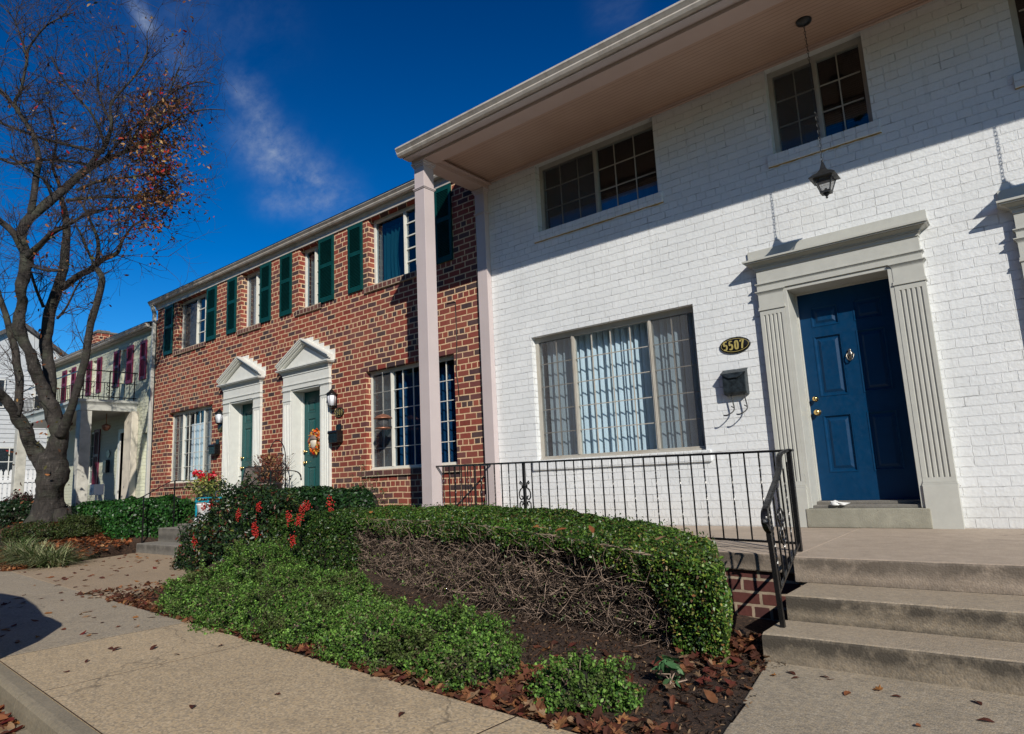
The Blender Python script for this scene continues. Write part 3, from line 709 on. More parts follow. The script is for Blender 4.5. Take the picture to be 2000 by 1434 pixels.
mb.tube([(-17.42, -.02, 3.56), (-17.42, -1.22, 3.56), (-22.45, -1.22, 3.56)], .018, 4, sq=True); mb.tube([(-17.42, -.02, 3.28), (-17.42, -1.22, 3.28), (-22.45, -1.22, 3.28)], .009, 4)
mb.tube([(-17.42, -.02, 2.93), (-17.42, -1.22, 2.93), (-22.45, -1.22, 2.93)], .012, 4)
for k in range(11): mb.tube([(-17.42, -.08-.112*k, 2.86), (-17.42, -.08-.112*k, 3.56 if k % 5 == 0 else 3.28)], .008 if k % 5 else .015, 4)
for k in range(42): mb.tube([(-17.55-.118*k, -1.22, 2.86), (-17.55-.118*k, -1.22, 3.28)], .008, 4)
for sgn in (-1, 1):
    for zz in (3.0, 3.14, 3.24): mb.tube([(-17.42, -.62+sgn*.012, zz-.05), (-17.42, -.62+sgn*.07, zz-.03), (-17.42, -.62+sgn*.08, zz+.02), (-17.42, -.62+sgn*.04, zz+.05), (-17.42, -.62+sgn*.02, zz+.02)], .009, 4)
mb.build('balcony_railing', 'iron', FH)
gutter(FH, -24.1, -16.58, -.12, 4.60, .11, .09); mb = MB(); mb.box(-24.1, -16.58, -.118, -.001, 4.58, 4.62); mb.build('frieze_board', 'gutter_paint', FH)
mb = MB(); mb.prism([(-.24, 4.695), (3.8, 6.0), (9, 4.695)], 'x', -24.1, -16.56)
rf = mb.build('roof', 'roof', FH)
mb = MB(); mb.box(-22.95, -22.0, .55, 1.2, 4.7, 5.50); mb.cur = 1; mb.box(-22.98, -21.97, .52, 1.23, 5.50, 5.55); mb.box(-22.8, -22.4, .7, 1.05, 5.55, 5.68); mb.build('chimney', ['red_brick', 'dark_conc'], FH)
mb = MB(); mb.box(-24, -16.56, .255, 8, -.6, -.45); mb.box(-24.0, -23.8, .255, 8, -.45, 4.6); mb.build('rear_wall', 'white_brick', FH)
mb = MB(); mb.box(-24, -16.58, -1.6, 0, -.5, .10); mb.build('porch_floor', 'porch', FH, bevel=.01)
mb = MB(); mb.lathe([(.02, 0), (.11, -.05), (.09, -.12), (.04, -.17)], (-18.05, -.45, 2.35), 8); mb.tube([(-18.05, -.45, 2.34), (-18.05, -.45, 2.6)], .01, 4); mb.build('porch_lamp', 'copper', FH)
mb = MB(); mb.lathe([(.11, 0), (.11, -.02)], (-19.05, -.002, 1.66), 14, 'y'); mb.box(-19.15, -18.95, -.10, -.002, 1.18, 1.5); mb.build('mailbox', 'plaque_black', FH)
# gabled siding house further off
GH = empty('siding_gable_house', (-32, 1.2, -.3), 'pale siding house with a gable end far left behind the bare tree', 'house')
mb = MB(); mb.prism([(-1.4, -.5), (3.6, -.5), (3.6, 5.8), (1.1, 7.6), (-1.4, 5.8)], 'x', -40, -32); mb.build('wall', 'siding', GH)
mb = MB()
for s_ in (-1, 1): mb.prism([(1.1, 7.6), (1.1, 7.78), (1.1+s_*2.9, 5.68), (1.1+s_*2.9, 5.50)], 'x', -40.2, -31.8)
mb.build('roof', 'roof', GH)
mb = MB()
for k in range(34): mb.add([(-31.999, -1.38, -.4+.18*k), (-31.999, 3.58, -.4+.18*k), (-31.975, 3.58, -.4+.18*k), (-31.975, -1.38, -.4+.18*k), (-31.999, -1.38, -.23+.18*k), (-31.999, 3.58, -.23+.18*k)], [(0, 3, 2, 1), (3, 4, 5, 2)])
mb.build('siding_boards', 'siding', GH, recalc=False)
for y, z in ((-.2, 1.5), (1.0, 1.5), (2.35, 1.5), (.3, 4.2), (2.1, 4.2)):
    mb = MB(); mb.box(-31.99, -31.93, y-.42, y+.42, z, z+1.15); w = mb.build('window', 'trim_white', GH); mb = MB()
    for a, b in ((-.36, -.02), (.02, .36)):
        for c in range(2): mb.box(-31.925, -31.92, y+a, y+b, z+.06+.54*c, z+.06+.54*c+.5)
    mb.build('glass_pane', 'galv', w)
PF = empty('picket_fence', (-26.5, -1.5, 0), 'white picket fence in front of the pale siding house', 'fence')
mb = MB()
for k in range(44):
    y = -5.0+.135*k; mb.prism([(y, .2), (y+.09, .2), (y+.09, 1.50), (y+.045, 1.58), (y, 1.50)], 'x', -26.52, -26.50)
mb.build('picket', 'fence_white', PF); mb = MB(); mb.box(-26.50, -26.46, -5, 1, .45, .54); mb.box(-26.50, -26.46, -5, 1, 1.15, 1.24); mb.build('rail', 'fence_white', PF)
# ------------------------------------------------------------------ ground, road, walks
def sm(a, b, x):
    t = min(1, max(0, (x-a)/(b-a))); return t*t*(3-2*t)
def yin(x): return -4.36-.067*(x+1.7)        # inner edge of the pavement
def ykerb(x): return -5.49-.0635*(x+3.5)     # joint between pavement and kerb
def bed_h(x, y):
    e = sm(yin(x), yin(x)+1.6, y)
    h = -.462+e*(.015+.15*sm(-3.8, -6.2, x))
    h += .09*sm(-6, -9, x)*sm(-3.6, -2.6, y)
    h += .34*sm(-12.8, -15.2, x)*sm(-3.9, -2.2, y) + .35*sm(-19, -25, x)
    if x < -11.5: f = sm(-12.4, -13.6, x)
    else: f = sm(.0, .7, x-(-7.62+(y+3.96)*-.80))*sm(-1.30, -1.75, x)
    h = -.455+(h+.455)*f
    return h+.018*noise.noise(Vector((x*1.7, y*1.7, 0)))+.010*noise.noise(Vector((x*6, y*6, 3)))
mb = MB(); mb.box(-200, 200, -200, 200, -1.2, -.64); g = mb.build('ground', 'lawn'); tag(g, 'flat ground reaching to the horizon', 'ground', kind='structure')
# road with gutter pan
mb = MB(); mb.add([(-90, ykerb(-90)-.12, -.572), (60, ykerb(60)-.12, -.572), (60, -16, -.56), (-90, -16, -.56)], [(0, 3, 2, 1)])
tag(mb.build('road', 'road'), 'asphalt road beside the kerb', 'road', kind='structure')
mb = MB(); mb.add([(-90, ykerb(-90)-.11, -.562), (60, ykerb(60)-.11, -.562), (60, ykerb(60)-.42, -.556), (-90, ykerb(-90)-.42, -.556)], [(0, 3, 2, 1)])
tag(mb.build('gutter_pan', 'kerb'), 'concrete gutter strip between kerb and asphalt', 'gutter', kind='structure')
# kerb
mb = MB()
xs = [-60, -45, -30, -24, -21, -18, -15, -12, -10.6, -9.1, -7.6, -6.1, -4.62, -3.1, -1.6, 0, 1.6, 3.2, 8, 30, 50]
for a, b in zip(xs, xs[1:]):
    a += .006; b -= .006; n = 5
    for k in range(n):
        xa, xb = a+(b-a)*k/n, a+(b-a)*(k+1)/n
        def sec(x): 
            y = ykerb(x); r = [(x, y-.008, -.64), (x, y-.008, -.452), (x, y-.070, -.452), (x, y-.092, -.458), (x, y-.108, -.474), (x, y-.117, -.51), (x, y-.125, -.64)]; return r
        A, B = sec(xa), sec(xb); base = len(mb.v); mb.add(A+B, [(i, i+1, 8+i, 7+i) for i in range(6)]+([tuple(range(6, -1, -1))] if k == 0 else [])+([tuple(range(7, 14))] if k == n-1 else []))
tag(mb.build('kerb', 'kerb'), 'rounded concrete kerb', 'kerb', kind='structure')
# pavement slabs
mb = MB(); js = [-60, -40, -28, -21, -17.4, -14.6, -11.9, -9.0, -5.79, -4.57, -2.10, -.6, 1.2, 3, 8, 20, 50]
for i, (a, b) in enumerate(zip(js, js[1:])):
    a += .009; b -= .009; dz = random.uniform(-.0015, .001)
    sh = .03
    p = [(a+sh*0, ykerb(a)+.004), (b, ykerb(b)+.004), (b+.066*1.1, yin(b)-.004), (a+.066*1.1, yin(a)-.004)]
    mb.cur = 1 if -9.1 < a < -5.8 or a < -11 else 0
    mb.prism(p, 'z', -.64, -.45+dz)
mb.cur = 2; mb.add([(-60, ykerb(-60)-.003, -.4525), (50, ykerb(50)-.003, -.4525), (50, yin(50)+.004, -.4525), (-60, yin(-60)+.004, -.4525)], [(0, 1, 2, 3)])
tag(mb.build('sidewalk', ['walk', 'walk_grey', 'mulch']), 'exposed-aggregate concrete sidewalk', 'sidewalk', kind='structure')
# path to the brick house, flaring toward the sidewalk
mb = MB(); mb.prism([(-12.35, yin(-12.35)+.006), (-7.63, yin(-7.63)+.006), (-8.55, -2.75), (-9.60, -1.50), (-13.15, -1.50), (-12.85, -2.2)], 'z', -.64, -.447)
tag(mb.build('path', 'path', bevel=.006), 'concrete path to the brick house steps', 'path', kind='structure')
# path to the white house
mb = MB(); mb.prism([(-1.13, yin(-1.13)+.006), (3.2, yin(3.2)+.006), (3.2, -2.96), (-1.36, -2.96)], 'z', -.64, -.449)
tag(mb.build('front_path', 'walk_grey', bevel=.006), 'concrete path to the white house steps', 'path', kind='structure')
# planting bed
def bed(name, poly_fn, x0, x1, y0, y1, step, mat='mulch'):
    nx = int((x1-x0)/step); ny = int((y1-y0)/step)
    vs = []; 
    for j in range(ny+1):
        for i in range(nx+1):
            x = x0+(x1-x0)*i/nx; y = y0+(y1-y0)*j/ny; x, y = poly_fn(x, y, i/nx, j/ny); vs.append((x, y, bed_h(x, y)))
    mb = MB(); mb.smooth = True
    mb.add(vs, [(j*(nx+1)+i, j*(nx+1)+i+1, (j+1)*(nx+1)+i+1, (j+1)*(nx+1)+i) for j in range(ny) for i in range(nx)])
    ring = [i for i in range(nx+1)]+[j*(nx+1)+nx for j in range(1, ny+1)]+[ny*(nx+1)+i for i in range(nx-1, -1, -1)]+[j*(nx+1) for j in range(ny-1, 0, -1)]
    b = len(mb.v); mb.add([(vs[i][0], vs[i][1], -.65) for i in ring], []); m = len(ring)
    for i in range(m): mb.f.append([ring[i], ring[(i+1) % m], b+(i+1) % m, b+i]); mb.mi.append(0); mb.sm.append(False)
    return mb.build(name, mat, recalc=False)
def pf1(x, y, s, t):       # between the two paths
    xl = -7.62+t*(-9.6+7.62)*1.0 if t < .9 else -9.6; xr = -1.14-.23*min(1, t*2.2)
    X = xl+(xr-xl)*s; ya = yin(X)+.004; return X, ya+(-.02-ya)*t
o = bed('planting_bed', pf1, 0, 8, 0, 4.3, .07); tag(o, 'dark mulch bed in front of the hedge', 'planting bed', kind='structure')
def pf2(x, y, s, t):
    xr = -12.36+t*(-13.16+12.36)*2 if t < .5 else -13.16; X = -45+(xr+45)*(1-(1-s)**2.2) ; ya = yin(X)+.004; return X, ya+(3.5-ya)*t if X < -24 else ya+(0-ya)*t
o = bed('planting_bed', pf2, 0, 9, 0, 3.6, .09); tag(o, 'mulch bed around the bare tree', 'planting bed', kind='structure')
mb = MB(); mb.prism([(-60, -5.2), (-24, -3.0), (-24, 40), (-60, 40)], 'z', -.64, -.13); tag(mb.build('lawn', 'lawn'), 'lawn beyond the row of houses', 'lawn', kind='structure')

# ------------------------------------------------------------------ porch and steps of the white house
PS = empty('front_porch_steps', (-.2, -1.5, -.45), 'concrete porch and three steps at the blue door', 'steps')
def rough_box(mb, x0, x1, y0, y1, z0, z1, seg=.09, amp=.004):
    "box whose front top arris is slightly chipped and wavy"
    n = max(2, int((x1-x0)/seg)); P = []
    for i in range(n+1):
        x = x0+(x1-x0)*i/n; c = .014+amp*2*abs(noise.noise(Vector((x*5, z1*9, 1))))+(.012 if random.random() < .10 else 0); a = amp*noise.noise(Vector((x*3, y0, z1)))
        P.append([(x, y0+a, z0), (x, y0+a, z1-c), (x, y0+c*.35+a, z1-c*.3), (x, y0+c*1.1, z1), (x, y1, z1), (x, y1, z0)])
    vs = sum(P, []); fs = [(i*6+k, i*6+k+1, (i+1)*6+k+1, (i+1)*6+k) for i in range(n) for k in range(5)]+[tuple(range(6)), tuple(n*6+k for k in range(5, -1, -1))]
    mb.add(vs, fs)
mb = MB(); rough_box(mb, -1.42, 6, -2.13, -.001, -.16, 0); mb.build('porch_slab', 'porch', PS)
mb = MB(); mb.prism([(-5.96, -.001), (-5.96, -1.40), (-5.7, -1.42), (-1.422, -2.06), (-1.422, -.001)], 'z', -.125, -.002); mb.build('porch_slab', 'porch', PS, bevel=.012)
mb = MB(); mb.prism([(-5.93, -.02), (-5.93, -1.37), (-5.7, -1.39), (-1.43, -2.03), (-1.43, -.02)], 'z', -.6, -.126); mb.build('brick_base', 'dark_brick', PS)
mb = MB(); mb.box(-1.40, 6, -2.10, -.02, -.6, -.161); mb.build('brick_base', 'dark_brick', PS)
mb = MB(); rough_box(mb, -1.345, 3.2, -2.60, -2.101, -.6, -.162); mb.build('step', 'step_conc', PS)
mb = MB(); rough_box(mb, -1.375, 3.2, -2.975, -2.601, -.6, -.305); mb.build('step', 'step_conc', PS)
# brick house porch and steps
BS = empty('brick_house_steps', (-11.4, -1.0, -.45), 'grey concrete steps and landing at the two green doors', 'steps')
mb = MB(); rough_box(mb, -13.20, -9.60, -1.56, -1.20, -.6, -.285); mb.build('step', 'dark_conc', BS)
mb = MB(); rough_box(mb, -13.12, -9.60, -1.199, -.80, -.6, -.045); mb.build('step', 'dark_conc', BS)
mb = MB(); rough_box(mb, -13.25, -9.2, -.799, -.002, -.6, -.004); mb.build('landing', 'dark_conc', BS)

# ------------------------------------------------------------------ wrought iron railing
RA = empty('iron_railing', (-1.45, -1.85, 0), 'black wrought iron railing around the porch with a sloping handrail down the steps', 'railing')
A = Vector((-5.71, -1.17, 0)); B = Vector((-1.452, -1.849, 0)); dirv = (B-A).normalized(); LEN = (B-A).length
def rz(t): return .765+(.70-.765)*t
def bar(mb, p, q, w=.0065, tw=False):
    if tw:
        n = 26; pts = [Vector(p).lerp(Vector(q), i/n) for i in range(n+1)]; mb.tube(pts, [w*1.18]*(n+1), 4, twist=.0, sq=True)
        base = len(mb.v)-4*(n+1)
        for i in range(n+1):
            t = i/n; k = int(t > .18)*int(t < .82); a = (t-.18)/.64*math.pi*5 if k else 0
            c = pts[i]
            for j in range(4):
                v = Vector(mb.v[base+i*4+j])-c; ca, sa = math.cos(a), math.sin(a)
                mb.v[base+i*4+j] = tuple(c+Vector((v.x*ca-v.y*sa, v.x*sa+v.y*ca, v.z)))
    else: mb.tube([p, q], w*1.25, 4, sq=True)
def railmesh(pts, w, h):
    mb = MB(); n = len(pts); prev = None; base = 0
    for i, p in enumerate(pts):
        p = Vector(p); d = (Vector(pts[min(i+1, n-1)])-Vector(pts[max(i-1, 0)])).normalized(); s = d.cross(Vector((0, 0, 1))).normalized() if abs(d.z) < .99 else (prev or Vector((1, 0, 0))); prev = s; u = s.cross(d).normalized()
        for a, b in ((-w, -h), (w, -h), (w, h*.6), (w*.5, h), (-w*.5, h), (-w, h*.6)): mb.v.append(tuple(p+s*a+u*b))
    for i in range(n-1):
        for k in range(6): mb.f.append([i*6+k, i*6+(k+1) % 6, (i+1)*6+(k+1) % 6, (i+1)*6+k]); mb.mi.append(0); mb.sm.append(False)
    mb.f += [[5, 4, 3, 2, 1, 0], [(n-1)*6+k for k in range(6)]]; mb.mi += [0, 0]; mb.sm += [False, False]
    return mb
railmesh([A+Vector((0, 0, rz(0)))-dirv*.03, B+Vector((0, 0, rz(1)))+dirv*.03], .018, .009).build('handrail', 'iron', RA)
mb = MB(); mb.tube([A+Vector((0, 0, .10)), B+Vector((0, 0, .055))], .012, 4, sq=True); mb.build('bottom_rail', 'iron', RA)
nb = 37; post_i = {13: 1}
for k in range(1, nb):
    p = A+dirv*LEN*k/nb; t = k/nb
    if k in post_i: continue
    mb = MB(); bar(mb, p+Vector((0, 0, .10-.045*t)), p+Vector((0, 0, rz(t)-.008)), .0055, k % 2 == 1); mb.build('baluster', 'iron', RA)
# scrolled middle post
sp = A+dirv*LEN*21.9/nb
sp = A+dirv*LEN*13/nb
mb = MB(); mb.tube([sp, sp+Vector((0, 0, rz(.35)))], .018, 4, sq=True)
def scroll(mb, c, sgn, z0):
    def pt(a, z): return c+dirv*(a*sgn)+Vector((0, 0, z0+z))
    P = [(.018, 0), (.030, .03), (.062, .05), (.082, .085), (.082, .125), (.060, .150), (.036, .145), (.034, .12), (.05, .112)]
    mb.tube([pt(*q) for q in P], .0075, 5)
    P2 = [(.05, .205), (.034, .195), (.036, .172), (.060, .168), (.082, .19), (.085, .235), (.062, .27), (.035, .285), (.040, .335), (.062, .352), (.072, .335), (.058, .322)]
    mb.tube([pt(*q) for q in P2], .0075, 5)
    P3 = [(.018, .30), (.030, .285), (.035, .285)]; mb.tube([pt(*q) for q in P3], .0075, 5)
for sg in (-1, 1): scroll(mb, sp, sg, .20)
mb.build('scroll_post', 'iron', RA)
mb = MB(); mb.box(B.x-.016, B.x+.016, B.y-.016, B.y+.016, -.0, .70); mb.build('post', 'iron', RA, bevel=.002)
# end rail from column back to the wall pilaster
S0 = Vector((-5.81, -1.07, 0)); S1 = Vector((-5.81, -.10, 0))
railmesh([S0+Vector((0, 0, .765)), S1+Vector((0, 0, .765))], .016, .008).build('handrail', 'iron', RA)
mb = MB(); mb.tube([S0+Vector((0, 0, .1)), S1+Vector((0, 0, .1))], .012, 4, sq=True); mb.build('bottom_rail', 'iron', RA)
for k in range(1, 10):
    p = S0.lerp(S1, k/10); mb = MB(); bar(mb, p+Vector((0, 0, .1)), p+Vector((0, 0, .757)), .0055, k % 2 == 0); mb.build('baluster', 'iron', RA)
# stair part
F0 = Vector((-1.315, -2.79, -.304)); T0 = Vector((B.x, B.y, .70))
cur = [T0+Vector((.0, .0, .004)), T0+Vector((-.01, -.07, -.005)), T0+Vector((-.02, -.16, -.035)), Vector((-1.43, -2.2, .56)), Vector((-1.385, -2.55, .425)), Vector((-1.362, -2.70, .375)), Vector((-1.352, -2.79, .335)), Vector((-1.345, -2.825, .29)), Vector((-1.340, -2.812, .245)), Vector((-1.335, -2.78, .225)), Vector((-1.333, -2.765, .25))]
def catm(P, n=5):
    out = []
    for i in range(len(P)-1):
        p0, p1, p2, p3 = P[max(i-1, 0)], P[i], P[i+1], P[min(i+2, len(P)-1)]
        for k in range(n):
            t = k/n; out.append(.5*((2*p1)+(p2-p0)*t+(2*p0-5*p1+4*p2-p3)*t*t+(3*p1-p0-3*p2+p3)*t**3))
    out.append(P[-1]); return out
railmesh(catm(cur), .018, .009).build('handrail', 'iron', RA)
mb = MB(); mb.tube([F0, F0+Vector((-.03, .01, .66))], .018, 4, sq=True); mb.build('post', 'iron', RA)
bt0 = Vector((B.x, B.y, .06)); bt1 = Vector((-1.33, -2.79, -.14)); mb = MB(); mb.tube([bt0, bt1], .011, 4, sq=True); mb.build('bottom_rail', 'iron', RA)
for k in range(1, 7):
    t = k/7; lo = bt0.lerp(bt1, t); hi = Vector((lo.x-.02*t, lo.y, .665-.31*t)); mb = MB(); bar(mb, lo, hi, .0055, k % 2 == 0)
    if k == 4:
        for sg in (-1, 1):
            pts = [lo.lerp(hi, .3+.05*i)+Vector((0, sg*(.012+.045*abs(math.sin(i*.75))), 0)) for i in range(9)]; mb.tube(pts, .007, 5)
    mb.build('baluster', 'iron', RA)

# handrails of the brick house steps
def handrail(name, label, x, y0, y1, z0, z1, zb0, zb1, tail):
    e = empty(name, (x, y0, zb0), label, 'handrail', 'handrails of the brick house steps')
    railmesh(catm([Vector(p) for p in tail]), .014, .007).build('rail', 'iron', e)
    mb = MB(); mb.tube([(x, y0, zb0), (x, y0, z0)], .015, 4, sq=True); mb.build('post', 'iron', e)
    mb = MB(); mb.tube([(x, y1, zb1), (x, y1, z1)], .015, 4, sq=True); mb.build('post', 'iron', e)
handrail('handrail', 'black iron handrail at the left end of the brick house steps', -13.08, -1.50, -.95, .55, .81, -.29, -.05, [(-13.08, -.42, .70), (-13.08, -.42, .76), (-13.08, -.50, .80), (-13.08, -.95, .815), (-13.08, -1.12, .76), (-13.08, -1.5, .56), (-13.08, -1.62, .52), (-13.08, -1.66, .56)])
handrail('handrail', 'black iron handrail beside the patio chair right of the steps', -9.72, -1.50, -.95, .52, .86, -.29, -.05, [(-9.72, -.40, .70), (-9.72, -.42, .80), (-9.72, -.55, .86), (-9.72, -.95, .87), (-9.72, -1.12, .81), (-9.72, -1.5, .52), (-9.72, -1.62, .46), (-9.72, -1.66, .50)])

# ------------------------------------------------------------------ hanging lanterns
def lantern(x, y, label):
    e = empty('hanging_lantern', (x, y, 4.775), label, 'lantern', 'hanging lanterns under the eave')
    mb = MB(); mb.lathe([(.012, -.045), (.03, -.035), (.066, -.022), (.072, -.004), (.072, 0)], (x, y, 4.774), 20); mb.build('canopy', 'black_metal', e)
    mb = MB(); z = 4.735; k = 0
    while z > 3.325:
        a = (k % 2)*math.pi/2+.3; pts = []
        for i in range(9):
            t = 2*math.pi*i/8; pts.append((x+math.cos(a)*math.cos(t)*.0085+.003*math.sin(z*9), y+math.sin(a)*math.cos(t)*.0085, z-.019+math.sin(t)*.021))
        mb.tube(pts, .0024, 4, cap=False); z -= .034; k += 1
    mb.build('chain', 'black_metal', e)
    mb = MB()
    sq = lambda r, z: [(x-r, y-r, z), (x+r, y-r, z), (x+r, y+r, z), (x-r, y+r, z)]
    rs = [(.008, 3.325), (.016, 3.295), (.026, 3.255), (.046, 3.225), (.075, 3.205), (.112, 3.170), (.112, 3.163), (.080, 3.160)]
    for (r0, z0), (r1, z1) in zip(rs, rs[1:]):
        a, b = sq(r0, z0), sq(r1, z1)
        for k in range(4): mb.quad(a[k], a[(k+1) % 4], b[(k+1) % 4], b[k])
    mb.tube([(x, y, 3.32), (x, y, 3.345)], .010, 6)
    mb.build('lantern_roof', 'black_metal', e)
    mb = MB()
    a, b = sq(.078, 3.163), sq(.040, 3.035)
    for k in range(4): mb.tube([a[k], b[k]], .006, 4)
    for R in (sq(.078, 3.160), sq(.042, 3.037)):
        for k in range(4): mb.tube([R[k], R[(k+1) % 4]], .006, 4)
    mb.box(x-.045, x+.045, y-.045, y+.045, 3.022, 3.036); mb.lathe([(.006, -.05), (.012, -.042), (.006, -.032), (.02, -.02), (.03, -.004)], (x, y, 3.024), 10)
    mb.tube([(x, y, 3.03), (x, y, 3.07)], .012, 8); mb.build('lantern_cage', 'black_metal', e)
    mb = MB(); a, b = sq(.075, 3.157), sq(.041, 3.04)
    for k in range(4): mb.quad(a[k], a[(k+1) % 4], b[(k+1) % 4], b[k])
    mb.build('lantern_glass', 'screen', e)
    return e
lantern(-1.262, -.49, 'small black lantern hanging on a chain left of the blue door, against the upper window')
lantern(.63, -.49, 'black lantern on a chain at the far right, above the neighbouring door')

# ------------------------------------------------------------------ plaques, mailboxes, wall lamps
DG = {'5': [[(.62, 1), (.16, 1), (.12, .56), (.3, .62), (.5, .6), (.62, .42), (.62, .24), (.48, .05), (.28, .0), (.1, .08)]],
      '0': [[(.38, 1), (.2, .93), (.12, .7), (.12, .3), (.2, .07), (.38, 0), (.56, .07), (.64, .3), (.64, .7), (.56, .93), (.38, 1)]],
      '7': [[(.1, .84), (.1, 1), (.66, 1), (.42, .5), (.32, 0)]],
      '9': [[(.62, .62), (.5, .45), (.3, .42), (.14, .55), (.12, .78), (.24, .97), (.42, 1), (.58, .92), (.64, .7), (.6, .35), (.45, .1), (.2, 0)]],
      '1': [[(.2, .82), (.4, 1), (.4, 0)], [(.2, 0), (.6, 0)]]}
def digits(mb, s, cx, cz, y, h, th=1.0):
    w = h*.68; x = cx-w*len(s)/2
    for ch in s:
        for st in DG[ch]:
            pts = catm([Vector((x+(p[0]-.02)*w*.92, y, cz-h/2+p[1]*h)) for p in st], 4) if ch in '509' else [Vector((x+p[0]*w*.92, y, cz-h/2+p[1]*h)) for p in st]
            for i in range(len(pts)-1):
                a, b = pts[i], pts[i+1]; d = (b-a)
                if d.length < 1e-5: continue
                dn = d.normalized(); wd = h*(.055+.055*abs(dn.z))*th; n = Vector((-dn.z, 0, dn.x))*wd; e = dn*h*.03
                off = Vector((0, -.00008*(len(mb.f) % 40), 0)); mb.quad(a-e-n+off, b+e-n+off, b+e+n+off, a-e+n+off)
        x += w
def plaque(num, x, z, w, h, label):
    e = empty('house_number_plaque', (x, -.003, z), label, 'house number', 'house number plaques')
    mb = MB(); mb.lathe([(w*.5, 0), (w*.5, -.012), (w*.47, -.016), (.001, -.016)], (x, -.003, z), 40, 'y', 1, h/w); mb.build('plate', 'plaque_black', e)
    mb = MB(); n = 48; r1, r0 = .452*w, (.438 if w > .3 else .445)*w; k = h/w
    for i in range(n):
        a, b = 2*math.pi*i/n, 2*math.pi*(i+1)/n; q = lambda r, t: (x+math.cos(t)*r, -.0202, z+math.sin(t)*(r-(w-h)/2)); mb.quad(q(r0, a), q(r1, a), q(r1, b), q(r0, b))
    mb.build('border', 'gold_paint', e, recalc=False)
    mb = MB(); digits(mb, num, x, z, -.0215, h*.50, 1.0 if w > .3 else .5); mb.build('number', 'gold_paint', e, recalc=False)
plaque('5507', -2.413, 1.853, .325, .172, 'black oval plaque reading 5507 on the white brick')
plaque('5509', -9.20, 1.80, .25, .17, 'black oval plaque reading 5509 under the wall lamp of the right green door')
plaque('5511', -13.20, 1.86, .25, .17, 'black oval plaque reading 5511 beside the left green door')
# galvanised mailbox with paper hooks
e = empty('mailbox', (-2.44, -.003, 1.33), 'weathered grey metal mailbox with two curled newspaper hooks under plaque 5507', 'mailbox', 'mailboxes beside the front doors')
mb = MB(); x0, x1, z0, z1 = -2.555, -2.315, 1.325, 1.565
mb.prism([(-.003, z0), (-.082, z0+.008), (-.095, z0+.03), (-.098, z1-.035), (-.045, z1+.02), (-.003, z1+.03)], 'x', x0, x1); mb.build('box', 'galv', e, bevel=.006)
mb = MB(); mb.add([(x0-.012, -.02, z1+.034), (x1+.012, -.02, z1+.034), (x1+.012, -.112, z1-.012), (x0+.165, -.116, z1-.062), (x0+.075, -.116, z1-.062), (x0-.012, -.112, z1-.012), (x0-.012, -.02, z1+.028), (x1+.012, -.02, z1+.028), (x1+.012, -.108, z1-.018), (x0+.165, -.112, z1-.066), (x0+.075, -.112, z1-.066), (x0-.012, -.108, z1-.018)],
    [(0, 1, 2, 5), (5, 2, 3, 4), (6, 11, 8, 7), (11, 10, 9, 8), (0, 5, 11, 6), (5, 4, 10, 11), (4, 3, 9, 10), (3, 2, 8, 9), (2, 1, 7, 8), (1, 0, 6, 7)]); mb.build('lid', 'galv', e)
for xx in (-2.49, -2.355):
    mb = MB(); mb.tube(catm([Vector(p) for p in ((xx, -.06, z0+.01), (xx+.012, -.062, z0-.07), (xx+.022, -.066, z0-.13), (xx+.015, -.085, z0-.165), (xx-.02, -.115, z0-.195), (xx-.055, -.125, z0-.205), (xx-.075, -.123, z0-.20))], 4), .0065, 6)
    mb.tube([(xx+.02, -.075, z0-.128), (xx+.0, -.09, z0-.112)], .006, 5); mb.build('paper_hook', 'black_metal', e)
def bmailbox(x, z, label):
    e = empty('mailbox', (x, -.003, z-.15), label, 'mailbox', 'mailboxes beside the front doors')
    mb = MB(); mb.prism([(-.003, z-.14), (-.13, z-.14), (-.13, z+.03), (-.10, z+.06), (-.003, z+.06)], 'x', x-.12, x+.12); mb.build('box', 'plaque_black', e, bevel=.008)
    mb = MB(); mb.box(x-.05, x+.075, -.02, -.004, z+.055, z+.17); mb.build('back_plate', 'plaque_black', e)
    mb = MB(); mb.prism([(-.004, z+.061), (-.135, z+.062), (-.142, z+.03), (-.136, z+.01), (-.1315, z+.03)], 'x', x-.125, x+.125); mb.build('lid', 'plaque_black', e)
bmailbox(-9.23, 1.43, 'glossy black mailbox under plaque 5509'); bmailbox(-13.33, 1.47, 'glossy black mailbox under plaque 5511')
def walllamp(x, z, label):
    e = empty('wall_lamp', (x, -.003, z), label, 'wall lamp', 'wall lamps beside the green doors')
    mb = MB(); mb.box(x-.04, x+.04, -.012, -.003, z-.13, z+.08); mb.tube([(x, -.01, z-.10), (x, -.05, z-.13), (x, -.09, z-.115)], .01, 6); mb.build('bracket', 'plaque_black', e)
    mb = MB(); mb.lathe([(.065, -.10), (.078, .085)], (x, -.085, z), 6); mb.build('opal_shade', 'opal', e)
    mb = MB(); mb.lathe([(.105, .085), (.10, .10), (.045, .145), (.03, .165), (.012, .18), (.006, .20)], (x, -.085, z), 6)
    for k in range(6):
        a = 2*math.pi*k/6; mb.tube([(x+.066*math.cos(a), -.085+.066*math.sin(a), z-.10), (x+.079*math.cos(a), -.085+.079*math.sin(a), z+.085)], .006, 4)
    mb.lathe([(.02, -.135), (.06, -.115), (.07, -.10)], (x, -.085, z), 6); mb.build('lamp_cap', 'plaque_black', e)
walllamp(-9.31, 2.02, 'black wall lamp with white panes above plaque 5509'); walllamp(-13.13, 2.06, 'black wall lamp with white panes above plaque 5511')

